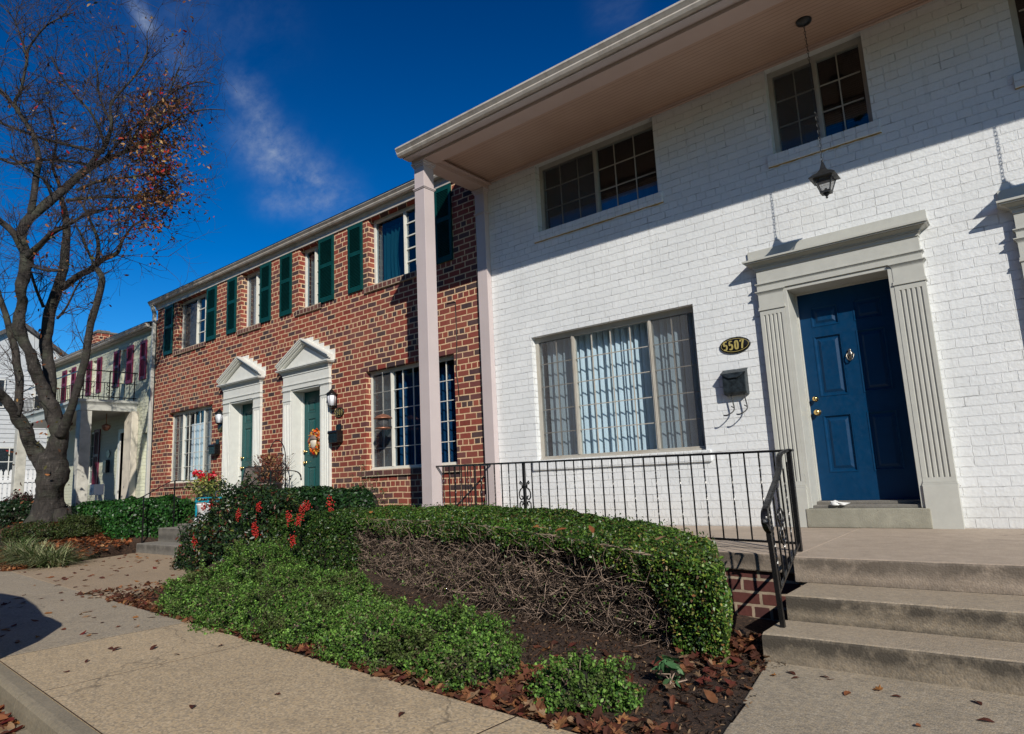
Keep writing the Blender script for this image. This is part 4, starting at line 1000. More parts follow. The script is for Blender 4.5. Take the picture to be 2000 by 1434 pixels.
# ------------------------------------------------------------------ wreath, feeder, paper scrap
e = empty('autumn_wreath', (-10.15, .20, 1.4), 'orange and red autumn wreath with a cream acorn on the right green door', 'wreath')
n = 520; a = RNG.uniform(0, 2*math.pi, n); r = .135+RNG.normal(0, .028, n)
P = np.stack([-10.15+r*np.cos(a), .205-RNG.uniform(0, .06, n), 1.39+r*1.15*np.sin(a)], 1)
npmesh('wreath_leaves', leaves(P, np.tile([0, -1, 0.], (n, 1)), .07, .6, .6), 6, ['leaf_dry'], e, palette(n, [(.75, .10, .01), (.6, .02, .01), (.85, .35, .04), (.75, .5, .1), (.12, .14, .02)], [4, 2, 3, 2, 1]))
mb = MB()
for k in range(9):
    t = k*.7+.3; mb.lathe([(.004, -.032), (.026, -.022), (.034, 0), (.026, .022), (.004, .03)], (-10.15+.14*math.cos(t), .155, 1.39+.15*math.sin(t)), 10)
mb.build('gourd', 'copper', e)
mb = MB(); mb.lathe([(.005, -.13), (.06, -.10), (.085, -.03), (.085, .03)], (-10.18, .15, 1.38), 16, 'z', 1, .4); mb.build('acorn', 'stone_paint', e)
mb = MB(); mb.lathe([(.105, .03), (.10, .06), (.06, .10), (.01, .12)], (-10.18, .15, 1.38), 16, 'z', 1, .45); mb.build('acorn_cap', 'pot_taupe', e)
e = empty('bird_feeder', (-7.91, -.15, 1.55), 'copper-roofed bird feeder hanging in front of the brick house window', 'bird feeder')
mb = MB(); mb.lathe([(.145, 0), (.14, .012), (.09, .05), (.03, .07), (.01, .078)], (-7.91, -.15, 1.57), 20); mb.build('feeder_roof', 'copper', e)
mb = MB(); mb.lathe([(.085, -.13), (.085, 0)], (-7.91, -.15, 1.57), 16); mb.build('seed_tube', 'screen', e)
mb = MB(); mb.lathe([(.05, -.165), (.12, -.155), (.125, -.14), (.11, -.135)], (-7.91, -.15, 1.57), 16); mb.build('tray', 'copper', e)
mb = MB(); mb.tube([(-7.91, -.15, 1.64), (-7.91, -.15, 2.3), (-7.91, .0, 2.41)], .003, 4); mb.build('wire', 'pewter', e)
mb = MB()
P = []
for k in range(9):
    a = k*2.4; P.append((-1.60+.03*k/2*math.cos(a), -.055+.012*math.sin(a), .205+.035*abs(math.sin(k*1.9))))
for k in range(7): mb.add([P[k], P[k+1], P[(k+4) % 9]], [(0, 1, 2)])
mb.lathe([(.05, 0), (.042, .02), (.02, .038), (.005, .045)], (-1.625, -.03, .202), 7); mb.lathe([(.035, 0), (.03, .012), (.008, .022)], (-1.555, -.035, .202), 6)
o = mb.build('paper_scrap', 'paper', recalc=False); origin_to(o, (-1.6, -.04, .2)); tag(o, 'crumpled white paper scrap on the blue door threshold', 'litter')

# ------------------------------------------------------------------ brick house porch furniture
e = empty('patio_chair', (-10.95, -.75, 0), 'taupe sling-back patio chair on the brick house landing', 'chair')
mb = MB()
for k in range(9):
    t = k/8; mb.quad((-11.36, -.60+.12*t, .38+.53*t), (-10.66, -.60+.12*t, .38+.53*t), (-10.66, -.60+.12*(t+.125), .38+.53*(t+.125)), (-11.36, -.60+.12*(t+.125), .38+.53*(t+.125)))
mb.quad((-11.36, -1.02, .36), (-10.66, -1.02, .36), (-10.66, -.60, .38), (-11.36, -.60, .38)); mb.build('sling', 'taupe_cloth', e, recalc=False)
mb = MB()
for x in (-11.38, -10.64): mb.tube([(x, -1.04, 0), (x, -1.03, .36), (x, -.60, .38), (x, -.46, .98)], .014, 6); mb.tube([(x, -.42, 0), (x, -.62, .37)], .014, 6); mb.tube([(x, -1.02, .36), (x, -1.0, .58), (x, -.55, .61)], .014, 6)
mb.tube([(-11.38, -.46, .98), (-10.64, -.46, .98)], .014, 6); mb.build('chair_frame', 'galv', e)
def pot(name, x, y, z, r, h, label, grp='potted plants on the brick house landing', mat='pot_taupe'):
    e = empty(name, (x, y, z), label, 'potted plant', grp)
    mb = MB(); mb.lathe([(r*.66, 0), (r*.98, h*.86), (r*1.08, h*.87), (r*1.08, h), (r*.95, h), (r*.9, h*.92)], (x, y, z), 20); mb.build('pot', mat, e); return e
e = pot('dried_plant', -10.22, -.66, .46, .20, .22, 'pot of dried red-brown stems in front of the patio chair')
mb = MB(); mb.box(-10.40, -10.04, -.82, -.50, .40, .455); 
for x in (-10.38, -10.06):
    for y in (-.80, -.52): mb.tube([(x, y, 0), (x, y, .40)], .012, 4)
st = mb.build('plant_stand', 'iron'); origin_to(st, (-10.22, -.66, 0)); tag(st, 'low black stand under the pot of dried stems', 'plant stand')
mb = MB()
for k in range(150):
    a, r = random.uniform(0, 6.28), random.uniform(0, .15); h = random.uniform(.2, .5); p = Vector((-10.22+r*math.cos(a), -.66+r*math.sin(a), .66)); q = p+Vector((math.cos(a)*(.1+random.uniform(0, .3)), math.sin(a)*.25, h)); m_ = p.lerp(q, .5)+Vector((0, 0, .07))
    mb.tube([p, m_, q], [.004, .003, .0015], 3, cap=False)
mb.build('stems', 'twig', e)
n = 700; P = np.stack([RNG.normal(-10.20, .13, n), RNG.normal(-.66, .12, n), RNG.uniform(.72, 1.15, n)], 1)
npmesh('dried_leaves', leaves(P, RNG.normal(0, 1, (n, 3)), .055, .35), 6, ['leaf_dry'], e, palette(n, [(.22, .05, .035), (.32, .16, .07), (.45, .33, .14), (.10, .03, .02)], [4, 3, 1, 2]))
mb = MB(); pts = [(-10.37+.27*math.cos(t), -.45, 1.05+.36*math.sin(t)) for t in [math.pi*i/16 for i in range(17)]]
mb.tube([(-10.10, -.45, -.0)]+pts+[(-10.64, -.45, 0)], .009, 5); mb.tube([(-10.10, -.45, .75), (-10.02, -.5, .85), (-9.97, -.52, .72), (-10.05, -.5, .62)], .008, 5)
o = mb.build('garden_arch', 'iron'); origin_to(o, (-10.37, -.45, 0)); tag(o, 'thin black wire garden arch behind the pot of dried stems', 'garden arch')
e = pot('geranium_pot', -12.02, -.85, .50, .20, .19, 'bowl of red geraniums and variegated leaves left of the patio chair')
n = 1500; P = np.stack([RNG.normal(-11.95, .17, n), RNG.normal(-.9, .12, n), RNG.normal(.66, .11, n)], 1); P[:, 2] = np.clip(P[:, 2], .42, 1.0)
npmesh('leaves', leaves(P, RNG.normal(0, 1, (n, 3)), .045, .6), 6, ['leaf'], e, palette(n, [(.35, .36, .10), (.10, .16, .03), (.04, .08, .02), (.5, .48, .2)], [3, 3, 2, 1]))
for k, (x, z) in enumerate(((-12.35, .93), (-12.06, .82), (-11.98, .80), (-11.75, .87), (-12.10, .87))):
    n = 60; P = np.array([x, -.9, z])+RNG.normal(0, .032, (n, 3)); npmesh('bloom', leaves(P, RNG.normal(0, 1, (n, 3)), .05, .9), 6, ['petal'], e, palette(n, [(.75, .012, .03), (.6, .01, .04)]))
e = empty('turquoise_stand', (-11.55, -1.0, 0), 'turquoise painted metal plant stand at the left of the landing', 'plant stand')
mb = MB()
for x in (-11.98, -11.12): 
    for y in (-.78, -1.05): mb.tube([(x, y, -.02), (x, y, .47)], .018, 4, sq=True)
mb.tube([(-11.55, -1.05, 0), (-11.55, -1.05, .47)], .016, 4, sq=True)
mb.build('leg', 'turquoise', e); mb = MB(); mb.box(-12.0, -11.1, -1.07, -.76, .47, .49); mb.box(-12.0, -11.1, -1.07, -1.05, .40, .43); mb.build('shelf', 'turquoise', e)
mb = MB(); mb.lathe([(.10, 0), (.13, .20), (.14, .21), (.14, .23), (.12, .23)], (-11.35, -1.2, .16), 16); o = mb.build('white_pot', 'white_plastic'); origin_to(o, (-11.35, -1.2, .16)); tag(o, 'white plastic pot in front of the turquoise stand', 'flower pot')
o = MB().box(-11.5, -11.2, -1.32, -1.08, -.04, .158).build('crate', 'white_plastic', bevel=.01); origin_to(o, (-11.35, -1.2, -.04)); tag(o, 'white plastic crate under the white pot', 'crate')
mb = MB(); mb.box(-18.62, -18.34, -.55, -.32, .62, .88); mb.box(-18.50, -18.46, -.46, -.42, .1, .62); mb.lathe([(.05, 0), (.05, -.02)], (-18.48, -.551, .75), 12, 'y'); o = mb.build('white_box', 'white_plastic', bevel=.012); origin_to(o, (-18.48, -.45, .1)); tag(o, 'white box on a post by the burgundy door', 'parcel box')

# ------------------------------------------------------------------ parked car whose shadow falls on the sidewalk
CA = empty('parked_car', (-7.6, -6.46, -.6), 'dark parked car at the kerb, just outside the left edge', 'car')
def carbody():
    prof = [(-9.9, .42), (-9.95, .70), (-9.7, .98), (-8.9, 1.06), (-8.3, 1.40), (-7.0, 1.46), (-6.3, 1.36), (-5.75, 1.03), (-5.40, .97), (-5.28, .72), (-5.32, .40)]
    mb = MB(); mb.smooth = False
    ys = [(-7.55, .92, .0), (-7.50, 1.0, .0), (-7.25, 1.0, .5), (-6.70, 1.02, 1), (-6.15, 1.0, .5), (-5.90, 1.0, 0), (-5.85, .92, 0)]
    rows = []
    for y, s, k in ys:
        row = []
        for x, z in prof:
            zz = z if z < 1.0 else (1.0+(z-1.0)*(1.0 if -7.35 < y < -6.05 else 0.0))
            xx = -7.6+(x+7.6)*s; row.append((xx, y+.24, (zz-.3)*1.13+.3-.62))
        rows.append(row)
    m = len(prof); vs = sum(rows, []); fs = [(i*m+k, i*m+k+1, (i+1)*m+k+1, (i+1)*m+k) for i in range(len(rows)-1) for k in range(m-1)]
    fs += [tuple(range(m)), tuple((len(rows)-1)*m+k for k in range(m-1, -1, -1))]+[(i*m, (i+1)*m, (i+1)*m+m-1, i*m+m-1) for i in range(len(rows)-1)]
    mb.add(vs, fs); return mb
carbody().build('body', 'car_paint', CA, bevel=.04)
mb = MB(); mb.prism([(-8.75, .42), (-8.32, .74), (-7.05, .80), (-6.35, .72), (-5.9, .44)], 'y', -5.79, -5.805); mb.prism([(-8.75, .42), (-8.32, .74), (-7.05, .80), (-6.35, .72), (-5.9, .44)], 'y', -7.125, -7.115); mb.build('side_window', 'plaque_black', CA)
for x in (-9.05, -6.15):
    for y in (-7.28, -5.84):
        mb = MB(); mb.lathe([(.20, 0), (.31, .01), (.32, .06), (.32, .15), (.31, .2), (.20, .21)], (x, y, -.27), 24, 'y'); w = mb.build('wheel', 'tyre', CA); mb = MB(); mb.lathe([(.19, .215), (.17, .2), (.05, .205), (.01, .21)], (x, y, -.27), 18, 'y'); mb.build('rim', 'pewter', w)
for y in (-7.11, -5.81):
    mb = MB(); mb.box(-5.33, -5.295, y-.14, y+.14, .10, .2); mb.build('tail_light', 'burgundy', CA)

# ------------------------------------------------------------------ row across the street, added unseen to cut sky fill and feed reflections
XH = empty('sky_blocker_row', (-8, -34, -.6), 'unseen red brick row added across the street to cut sky fill, behind the viewer', 'house')
mb = MB(); holes = [(-44+3.4*k, -42.6+3.4*k, z, z+1.5) for k in range(19) for z in (.8, 3.8)]; wall_holes(mb, -46, 24, -.6, 6.2, -34.25, -34, holes); mb.build('wall', 'dark_brick', XH)
mb = MB(); mb.box(-46, 24, -34.6, -34.4, -.6, 6.2); mb.build('interior_wall', 'room_dark', XH)
mb = MB(); mb.prism([(-33.6, 6.1), (-38.5, 9.2), (-43, 6.1)], 'x', -46.3, 24.3); mb.build('roof', 'roof', XH)
# ------------------------------------------------------------------ plants
def nptubes(name, paths, radii, mat, parent=None, sides=3):
    "paths (N,m,3), radii (N,m): open thin tubes, one mesh"
    N, m, _ = paths.shape
    d = np.gradient(paths, axis=1); d = nrm(d)
    ref = np.where(np.abs(d[..., 2:3]) < .9, np.array([0, 0, 1.0]), np.array([0, 1.0, 0])); u = nrm(np.cross(d, ref)); w = np.cross(d, u)
    ang = np.arange(sides)*2*np.pi/sides
    V = paths[:, :, None, :]+radii[:, :, None, None]*(u[:, :, None, :]*np.cos(ang)[None, None, :, None]+w[:, :, None, :]*np.sin(ang)[None, None, :, None])
    V = V.reshape(-1, 3)
    if parent is not None: V = V-np.array(wloc(parent))
    i, j, k = np.meshgrid(np.arange(N), np.arange(m-1), np.arange(sides), indexing='ij')
    a = i*m*sides+j*sides+k; b = i*m*sides+j*sides+(k+1) % sides
    F = np.stack([a, b, b+sides, a+sides], -1).reshape(-1, 4)
    me = bpy.data.meshes.new(name); me.vertices.add(len(V)); me.vertices.foreach_set('co', V.astype(np.float32).ravel())
    me.loops.add(F.size); me.loops.foreach_set('vertex_index', F.astype(np.int32).ravel()); me.polygons.add(len(F))
    me.polygons.foreach_set('loop_start', np.arange(0, F.size, 4, dtype=np.int32)); me.polygons.foreach_set('loop_total', np.full(len(F), 4, dtype=np.int32))
    me.polygons.foreach_set('use_smooth', np.ones(len(F), dtype=bool)); me.materials.append(M[mat]); me.update(calc_edges=True)
    o = bpy.data.objects.new(name, me); COL.objects.link(o); o.parent = parent; return o
def fnoise(P, s, seed=0):
    "cheap smooth noise for arrays of points"
    q = P*s+seed*7.3
    return (np.sin(q[:, 0]*1.7+1.3*np.sin(q[:, 1]*1.1+q[:, 2]))+np.sin(q[:, 1]*2.3+1.7*np.sin(q[:, 2]*1.9+q[:, 0]*.7))+np.sin(q[:, 2]*2.1+1.1*np.sin(q[:, 0]*2.7)))/3
GREEN_BOX = [(.030, .075, .012), (.055, .11, .018), (.085, .14, .030), (.02, .045, .010), (.14, .15, .045), (.16, .09, .05)]
def sphere_pts(n):
    v = nrm(RNG.normal(0, 1, (n, 3))); return v
def mound(name, label, c, r, h, n, size, cols, w, cat='shrub', group=None, aspect=.55, mat='leaf', power=2.4, lump=.22, gz=None, twigs=120, jit=.7, lf=5.5, sprigs=False):
    "shrub: stem mass plus leaves through the outer shell of a lumpy half-ellipsoid"
    gz = bed_h(c[0], c[1])-.02 if gz is None else gz
    e = empty(name, (c[0], c[1], gz), label, cat, group)
    v = sphere_pts(n); v[:, 2] = np.abs(v[:, 2])*1.0-.02
    s = (np.abs(v[:, 0])**power+np.abs(v[:, 1])**power+np.abs(v[:, 2])**power)**(-1/power)
    rad = s*(1+lump*fnoise(v, lf, c[0]))*RNG.uniform(.80, 1.03, n)
    P = v*rad[:, None]*np.array([r[0], r[1], h])+np.array([c[0], c[1], gz])
    Nn = nrm(v/np.array([r[0], r[1], h]))*.7+np.array([0, 0, .45]); C_ = palette(n, cols, w, .3)
    if sprigs:      # leaves gathered on short upright shoots, with brownish patches between
        ns = n//34; ci = RNG.integers(0, n, ns); own = RNG.integers(0, ns, n); tip = P[ci][own]; ax = nrm(Nn[ci][own]+RNG.normal(0, .35, (ns, 3))[own]); tt = RNG.uniform(-.075, .02, n)
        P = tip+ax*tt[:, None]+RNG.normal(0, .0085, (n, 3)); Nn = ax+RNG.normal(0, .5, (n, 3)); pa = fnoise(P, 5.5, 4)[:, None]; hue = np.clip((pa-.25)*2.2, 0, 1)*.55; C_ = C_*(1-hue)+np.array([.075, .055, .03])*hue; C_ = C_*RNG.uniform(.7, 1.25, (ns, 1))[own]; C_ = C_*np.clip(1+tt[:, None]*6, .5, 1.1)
    npmesh('foliage', leaves(P, Nn, size, aspect, jit), 6, [mat], e, C_)
    k = twigs; b = np.array([c[0], c[1], gz])+RNG.normal(0, .25, (k, 3))*np.array([r[0]*.5, r[1]*.5, 0]); t = sphere_pts(k); t[:, 2] = np.abs(t[:, 2]); t = t*np.array([r[0], r[1], h])*RNG.uniform(.7, 1.0, (k, 1))+np.array([c[0], c[1], gz])
    mid = (b+t)/2+RNG.normal(0, .03, (k, 3)); P3 = np.stack([b, mid, t], 1); nptubes('stems', P3, np.tile([.006, .004, .002], (k, 1)), 'hedge_twig', e)
    if twigs < 20: return e
    # near-black core standing for the shade inside the foliage
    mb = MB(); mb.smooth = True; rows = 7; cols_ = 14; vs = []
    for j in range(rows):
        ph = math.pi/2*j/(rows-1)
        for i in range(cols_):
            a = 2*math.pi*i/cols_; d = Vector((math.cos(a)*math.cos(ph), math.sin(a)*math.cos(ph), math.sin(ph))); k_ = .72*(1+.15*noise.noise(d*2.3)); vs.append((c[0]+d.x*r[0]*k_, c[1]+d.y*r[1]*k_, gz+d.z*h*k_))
    mb.add(vs, [(j*cols_+i, j*cols_+(i+1) % cols_, (j+1)*cols_+(i+1) % cols_, (j+1)*cols_+i) for j in range(rows-1) for i in range(cols_)]); mb.build('shade_core', 'core', e, recalc=False)
    return e
# --- clipped boxwood hedge with a bare twiggy front
HG = empty('boxwood_hedge', (-3.6, -2.5, -.4), 'long clipped boxwood hedge in front of the iron railing, its front side bare brown twigs', 'hedge')
def hz(x): return np.interp(x, [-6.5, -6.2, -4.0, -3.47, -2.9, -2.25, -1.8, -1.43], [.20, .325, .335, .31, .275, .225, .17, .10])
def hyf(x): return -3.14-.215*(x+1.6)
def hyb(x): return -2.05-.155*(x+1.9)
def hbound(x): return np.interp(x, [-6.4, -4.8, -3.3, -2.5, -2.05, -1.9, -1.84], [.14, .115, .105, .06, -.04, -.22, -.52])
def hpos(X0, v, Z):
    "hedge frame: X0 along, v = -1 front .. 1 back; the right end is cut on a slant"
    t = (v+1)/2; w_ = np.clip((X0+3.2)/1.77, 0, 1)**1.5; yf, yb = hyf(X0), hyb(X0)
    return np.stack([X0-.52*t*w_, yf+(yb-yf)*t, Z], -1)
n = 66000
X = RNG.uniform(-6.35, -1.47, n); v = RNG.uniform(-1, 1, n); endr = np.clip((X+1.62)/.18, 0, 1)
Z = hz(X)-.045*(1-v)/2-.07*np.abs(v)**6-.10*endr**2-RNG.exponential(.020, n); P = hpos(X, v, Z); Nn = np.stack([endr, v**5*1.2, np.ones(n)], 1)
n = 34000          # front band and the full-height right part of the front
X = RNG.uniform(-6.3, -1.50, n); zt = hz(X)-.06; bd = hbound(X)+.035*fnoise(np.stack([X, X*0, X*0], 1), 9)+RNG.normal(0, .018, n)
lo = np.maximum(bd, -.47); q = RNG.random(n); wgt = (zt-lo)/.62; kp = RNG.random(n) < np.clip(wgt*1.25, 0, 1); Z = lo+(zt-lo)*q
Pf = hpos(X, np.full(n, -1.0), Z); Pf[:, 1] += .05*np.clip((Z-(zt-.05))/.05, 0, 1)+RNG.exponential(.02, n); Pf = Pf[kp]; P = np.concatenate([P, Pf]); Nn = np.concatenate([Nn, np.tile([0, -1, .35], (len(Pf), 1))])
n = 24000          # right end
v = RNG.uniform(-1, 1, n); Z = -.47+(hz(-1.5)+.40)*RNG.random(n); X0 = -1.46-.09*np.abs(v)**6-.05*np.clip((Z+.02)/.12, 0, 1)**2-.05*np.clip((-.30-Z)/.17, 0, 1); Pe = hpos(X0, v, Z+.06*(v+1)/2); Pe[:, 0] -= RNG.exponential(.02, n)
P = np.concatenate([P, Pe]); Nn = np.concatenate([Nn, np.tile([1, -.35, .35], (n, 1))])
n = 7000; X = RNG.uniform(-6.3, -1.6, n); Pb = hpos(X, np.full(n, 1.0), hz(X)-.05-.6*RNG.random(n)); P = np.concatenate([P, Pb]); Nn = np.concatenate([Nn, np.tile([0, 1, .35], (n, 1))])
n = 2600; X = RNG.uniform(-6.35, -6.2, n); Pl = hpos(X, RNG.uniform(-1, 1, n), -.45+.75*RNG.random(n)); P = np.concatenate([P, Pl]); Nn = np.concatenate([Nn, np.tile([-1, 0, .3], (n, 1))])
n = 500; X = RNG.uniform(-6.2, -1.9, n); Ps = hpos(X, np.full(n, -.97), -.40+.5*RNG.random(n)); P = np.concatenate([P, Ps]); Nn = np.concatenate([Nn, np.tile([0, -1, .3], (n, 1))])
P += nrm(Nn)*(.028*fnoise(P, 4.2, 1)+.020*fnoise(P, 13, 2))[:, None]
k = len(P)
cols = palette(k, [(.030, .085, .010), (.06, .14, .016), (.11, .20, .028), (.014, .040, .007), (.19, .19, .05), (.17, .09, .045)], [4, 5, 3, 3, 1.2, .5], .3)
yel = (P[:, 0] > -2.4)[:, None]; cols = np.where(yel & (RNG.random((k, 1)) < .35), cols*np.array([1.7, 1.35, .9])+.012, cols)
cols = cols*(1+.28*fnoise(P, 3.1, 6)[:, None])
shoot = RNG.random(k) < .02; P[shoot] += np.array([0, 0, 1.0])*RNG.uniform(.01, .05, (shoot.sum(), 1))
Nn = nrm(Nn)*.8+np.array([0, 0, .15])
lv = leaves(P, Nn, .023, .5, .8); npmesh('foliage', lv, 6, ['leaf_gloss'], HG, np.clip(cols, 0, 1))
mb = MB(); xs = np.linspace(-6.2, -1.66, 26); rows = []
for x in xs:
    t_ = float(hz(x))-.08; end = max(0, (x+2.1)/.44); rec = .34-.22*min(1, end)
    def hp(v_, z_): return tuple(float(c) for c in hpos(np.array(x), np.array(v_), np.array(z_)))
    w_ = float(hyb(x)-hyf(x)); f_ = -1+2*rec/w_
    rows.append([hp(f_, -.5), hp(f_, -.15), hp(-1+2*(.16-.05*min(1, end))/w_, float(max(hbound(x), -.1))+.03), hp(-1+.25, t_-.03), hp(.8, t_), hp(.85, -.5)])
vs = sum(rows, []); nr = len(xs); mb.add(vs, [(i*6+k_, i*6+k_+1, (i+1)*6+k_+1, (i+1)*6+k_) for i in range(nr-1) for k_ in range(5)]+[tuple(range(6)), tuple((nr-1)*6+k_ for k_ in range(6))]); mb.build('shade_core', 'core', HG, recalc=False)
def twig_field(N, xr, rmax, zlo=-.44):
    x = RNG.uniform(xr[0], xr[1], N); b = hpos(x, np.full(N, -1.0), RNG.uniform(zlo, .20, N)); b[:, 1] += RNG.uniform(.12, .30, N)
    d = np.stack([RNG.normal(.10, .75, N), RNG.uniform(-1.0, -.15, N), RNG.normal(.18, .55, N)], 1); d = nrm(d); L = RNG.uniform(.10, .36, (N, 1))
    m_ = 5; t = np.linspace(0, 1, m_); curve = RNG.normal(0, .05, (N, 3)); P = b[:, None, :]+d[:, None, :]*(L*t[None, :])[..., None]+curve[:, None, :]*(np.sin(t*math.pi))[None, :, None]+RNG.normal(0, .007, (N, m_, 3))
    lim_ = hyf(P[:, :, 0])-.03+.03*RNG.random((N, 1)); P[:, :, 1] = np.maximum(P[:, :, 1], lim_); P[:, :, 2] = np.clip(P[:, :, 2], -.45, hz(P[:, :, 0])-.09)
    R = RNG.uniform(.35, 1, (N, 1))**2*rmax*np.linspace(1, .35, m_)[None, :]+.0007; return P, R
P1, R1 = twig_field(8600, (-6.25, -1.9), .0028); P2, R2 = twig_field(380, (-6.2, -1.95), .0058)
nptubes('bare_twigs', np.concatenate([P1[:4600], P2[:170]]), np.concatenate([R1[:4600], R2[:170]]), 'hedge_twig', HG); nptubes('bare_twigs', np.concatenate([P1[4600:], P2[170:]]), np.concatenate([R1[4600:], R2[170:]]), 'dark_twig', HG)
def box_hedge(name, label, x0, x1, y0, y1, zt, n, size, cols, w, mat='leaf_gloss', gz=-.42, cat='hedge', lump=.04, aspect=.5, group=None):
    e = empty(name, ((x0+x1)/2, (y0+y1)/2, gz), label, cat, group)
    c = np.array([(x0+x1)/2, (y0+y1)/2, gz]); r = np.array([(x1-x0)/2, (y1-y0)/2, zt-gz]); A = np.array([4*r[0]*r[1], 2*r[0]*r[2], 2*r[0]*r[2], 2*r[1]*r[2], 2*r[1]*r[2]]); f = RNG.choice(5, n, p=A/A.sum())
    q = RNG.uniform(-1, 1, (n, 3)); q[:, 2] = np.abs(q[:, 2]); Nn = np.zeros((n, 3))
    for k_, (ax_, sg) in enumerate(((2, 1), (1, -1), (1, 1), (0, -1), (0, 1))): m_ = f == k_; q[m_, ax_] = sg; Nn[m_, ax_] = sg
    Nn = nrm(Nn+np.sign(q)*np.abs(q)**7*.8); P = c+q*r; edge = (np.sort(np.abs(q), 1)[:, 1])**8; P -= Nn*(edge*.10)[:, None]
    P += Nn*(lump*fnoise(P, 4, x0)+lump*.5*fnoise(P, 12, x1)-RNG.exponential(.025, n))[:, None]
    npmesh('foliage', leaves(P, Nn*.8+np.array([0, 0, .2]), size, aspect, .75), 6, [mat], e, palette(n, cols, w, .3))
    mb = MB(); mb.box(x0+.13, x1-.13, y0+.13, y1-.13, gz, zt-.14); mb.build('shade_core', 'core', e, bevel=.1); return e
BOXC = ([(.018, .055, .008), (.035, .088, .012), (.065, .13, .02), (.012, .032, .006), (.12, .12, .035)], [4, 5, 3, 3, 1.0])
box_hedge('boxwood_hedge', 'clipped boxwood block left of the square porch column', -7.15, -5.92, -2.55, -1.38, .30, 34000, .026, *BOXC, lump=.05)
box_hedge('holly_hedge', 'taller dark glossy hedge below the right green door', -9.45, -7.05, -1.85, -.95, .56, 22000, .045, [(.010, .045, .012), (.022, .075, .016), (.006, .024, .008), (.04, .09, .02)], [4, 4, 3, 1], lump=.06)
box_hedge('euonymus_hedge', 'glossy evergreen hedge left of the brick house steps', -15.3, -13.32, -1.90, -.35, .44, 20000, .055, [(.015, .085, .014), (.03, .12, .018), (.008, .035, .01), (.06, .15, .03)], [4, 4, 2, 1], lump=.09, gz=-.25, aspect=.6)
mound('dark_bush', 'dark rounded bush in shade between the big tree and the evergreen hedge', (-15.9, -1.75), (.62, .5), .62, 7000, .05, [(.006, .025, .010), (.012, .04, .014), (.004, .015, .006)], [3, 3, 2], mat='leaf_gloss', gz=-.22)
mound('boxwood_ball', 'small olive boxwood ball at the left end of the brick house steps', (-13.95, -2.28), (.38, .32), .36, 6500, .03, [(.05, .08, .018), (.08, .10, .03), (.03, .05, .01)], [3, 2, 2])
mound('creeping_shrub', 'low sprawling green shrub right of the tree trunk', (-14.6, -2.75), (.75, .45), .27, 6500, .035, [(.035, .065, .014), (.06, .08, .02), (.08, .05, .02)], [3, 2, 1])
mound('twiggy_shrub', 'reddish twiggy shrub at the foot of the big tree', (-15.05, -3.0), (.6, .4), .34, 900, .035, [(.12, .04, .03), (.05, .07, .02), (.2, .1, .05)], [3, 1, 1], twigs=800)
mound('twiggy_shrub', 'brown twiggy shrub beside the end of the evergreen hedge', (-13.1, -.45), (.35, .25), .48, 700, .04, [(.16, .07, .04), (.07, .07, .02)], [3, 1], twigs=400)
box_hedge('dark_hedge', 'dark low hedge left of the big tree trunk', -22.5, -17.6, -2.6, -1.5, .52, 14000, .06, [(.008, .03, .010), (.015, .045, .014), (.03, .03, .01)], [3, 3, 1], gz=-.05, lump=.12)
o = mound('rose_bush', 'dark shrub with crimson flowers in front of the picket fence', (-21.6, -1.2), (.9, .5), .72, 4000, .06, [(.02, .03, .015), (.06, .02, .02), (.15, .01, .04)], [4, 2, .7], gz=.0)
mound('creeping_shrub', 'low patchy green shrub in the mulch at the far left edge', (-16.6, -3.3), (.7, .4), .25, 2600, .04, [(.03, .06, .014), (.10, .05, .025)], [2, 1])
# --- low ground shrubs along the sidewalk
LOWC = [(.085, .19, .030), (.14, .29, .045), (.21, .37, .07), (.035, .09, .018), (.17, .19, .08), (.16, .09, .07)]
low = [((-6.66, -3.48), (.40, .36), .26, 'leftmost low green shrub at the corner of the two paths'), ((-6.50, -3.02), (.46, .40), .40, 'tallest low green shrub, just below the red-berried bushes'),
       ((-6.05, -3.70), (.44, .36), .26, 'low green shrub by the sidewalk in front of the tallest one'), ((-5.60, -3.20), (.46, .34), .27, 'olive-tinged low shrub near the left end of the twiggy hedge'),
       ((-5.25, -3.78), (.46, .38), .25, 'low green shrub at the sidewalk edge with a red leaf caught in it'), ((-4.85, -3.42), (.44, .32), .22, 'bright low shrub midway along the twiggy hedge'),
       ((-4.35, -3.86), (.44, .34), .24, 'low green shrub at the sidewalk edge over the densest leaf litter'), ((-3.95, -3.62), (.42, .28), .20, 'low green shrub bordering the bare mulch patch'),
       ((-3.45, -3.96), (.42, .28), .23, 'low green shrub with purplish top near the bare mulch patch'), ((-3.02, -3.76), (.42, .34), .29, 'bushiest low shrub near the right end of the row'),
       ((-5.22, -2.98), (.42, .27), .22, 'low green shrub tucked against the left part of the twiggy hedge'), ((-4.38, -3.26), (.38, .25), .18, 'small low shrub between the sidewalk row and the twiggy hedge'),
       ((-2.62, -3.98), (.28, .24), .21, 'last low shrub of the row, beside the gap of brown leaves')]
for (c, r, h, lb) in low:
    mound('low_shrub', lb, c, r, h, int(36000*r[0]*r[1]/.2), .0185, LOWC, [4, 5, 3, 3, 1.2, .8], 'shrub', 'low shrubs along the sidewalk', lump=.34, jit=.8, power=2.1, lf=8, sprigs=True)
mound('low_shrub', 'small round low shrub standing alone in the mulch right of the row', (-1.90, -3.98), (.26, .20), .21, 11000, .019, LOWC, [4, 5, 3, 3, .8, .6], 'shrub', 'low shrubs along the sidewalk', lump=.34, jit=.8, power=2.2, lf=8, sprigs=True)
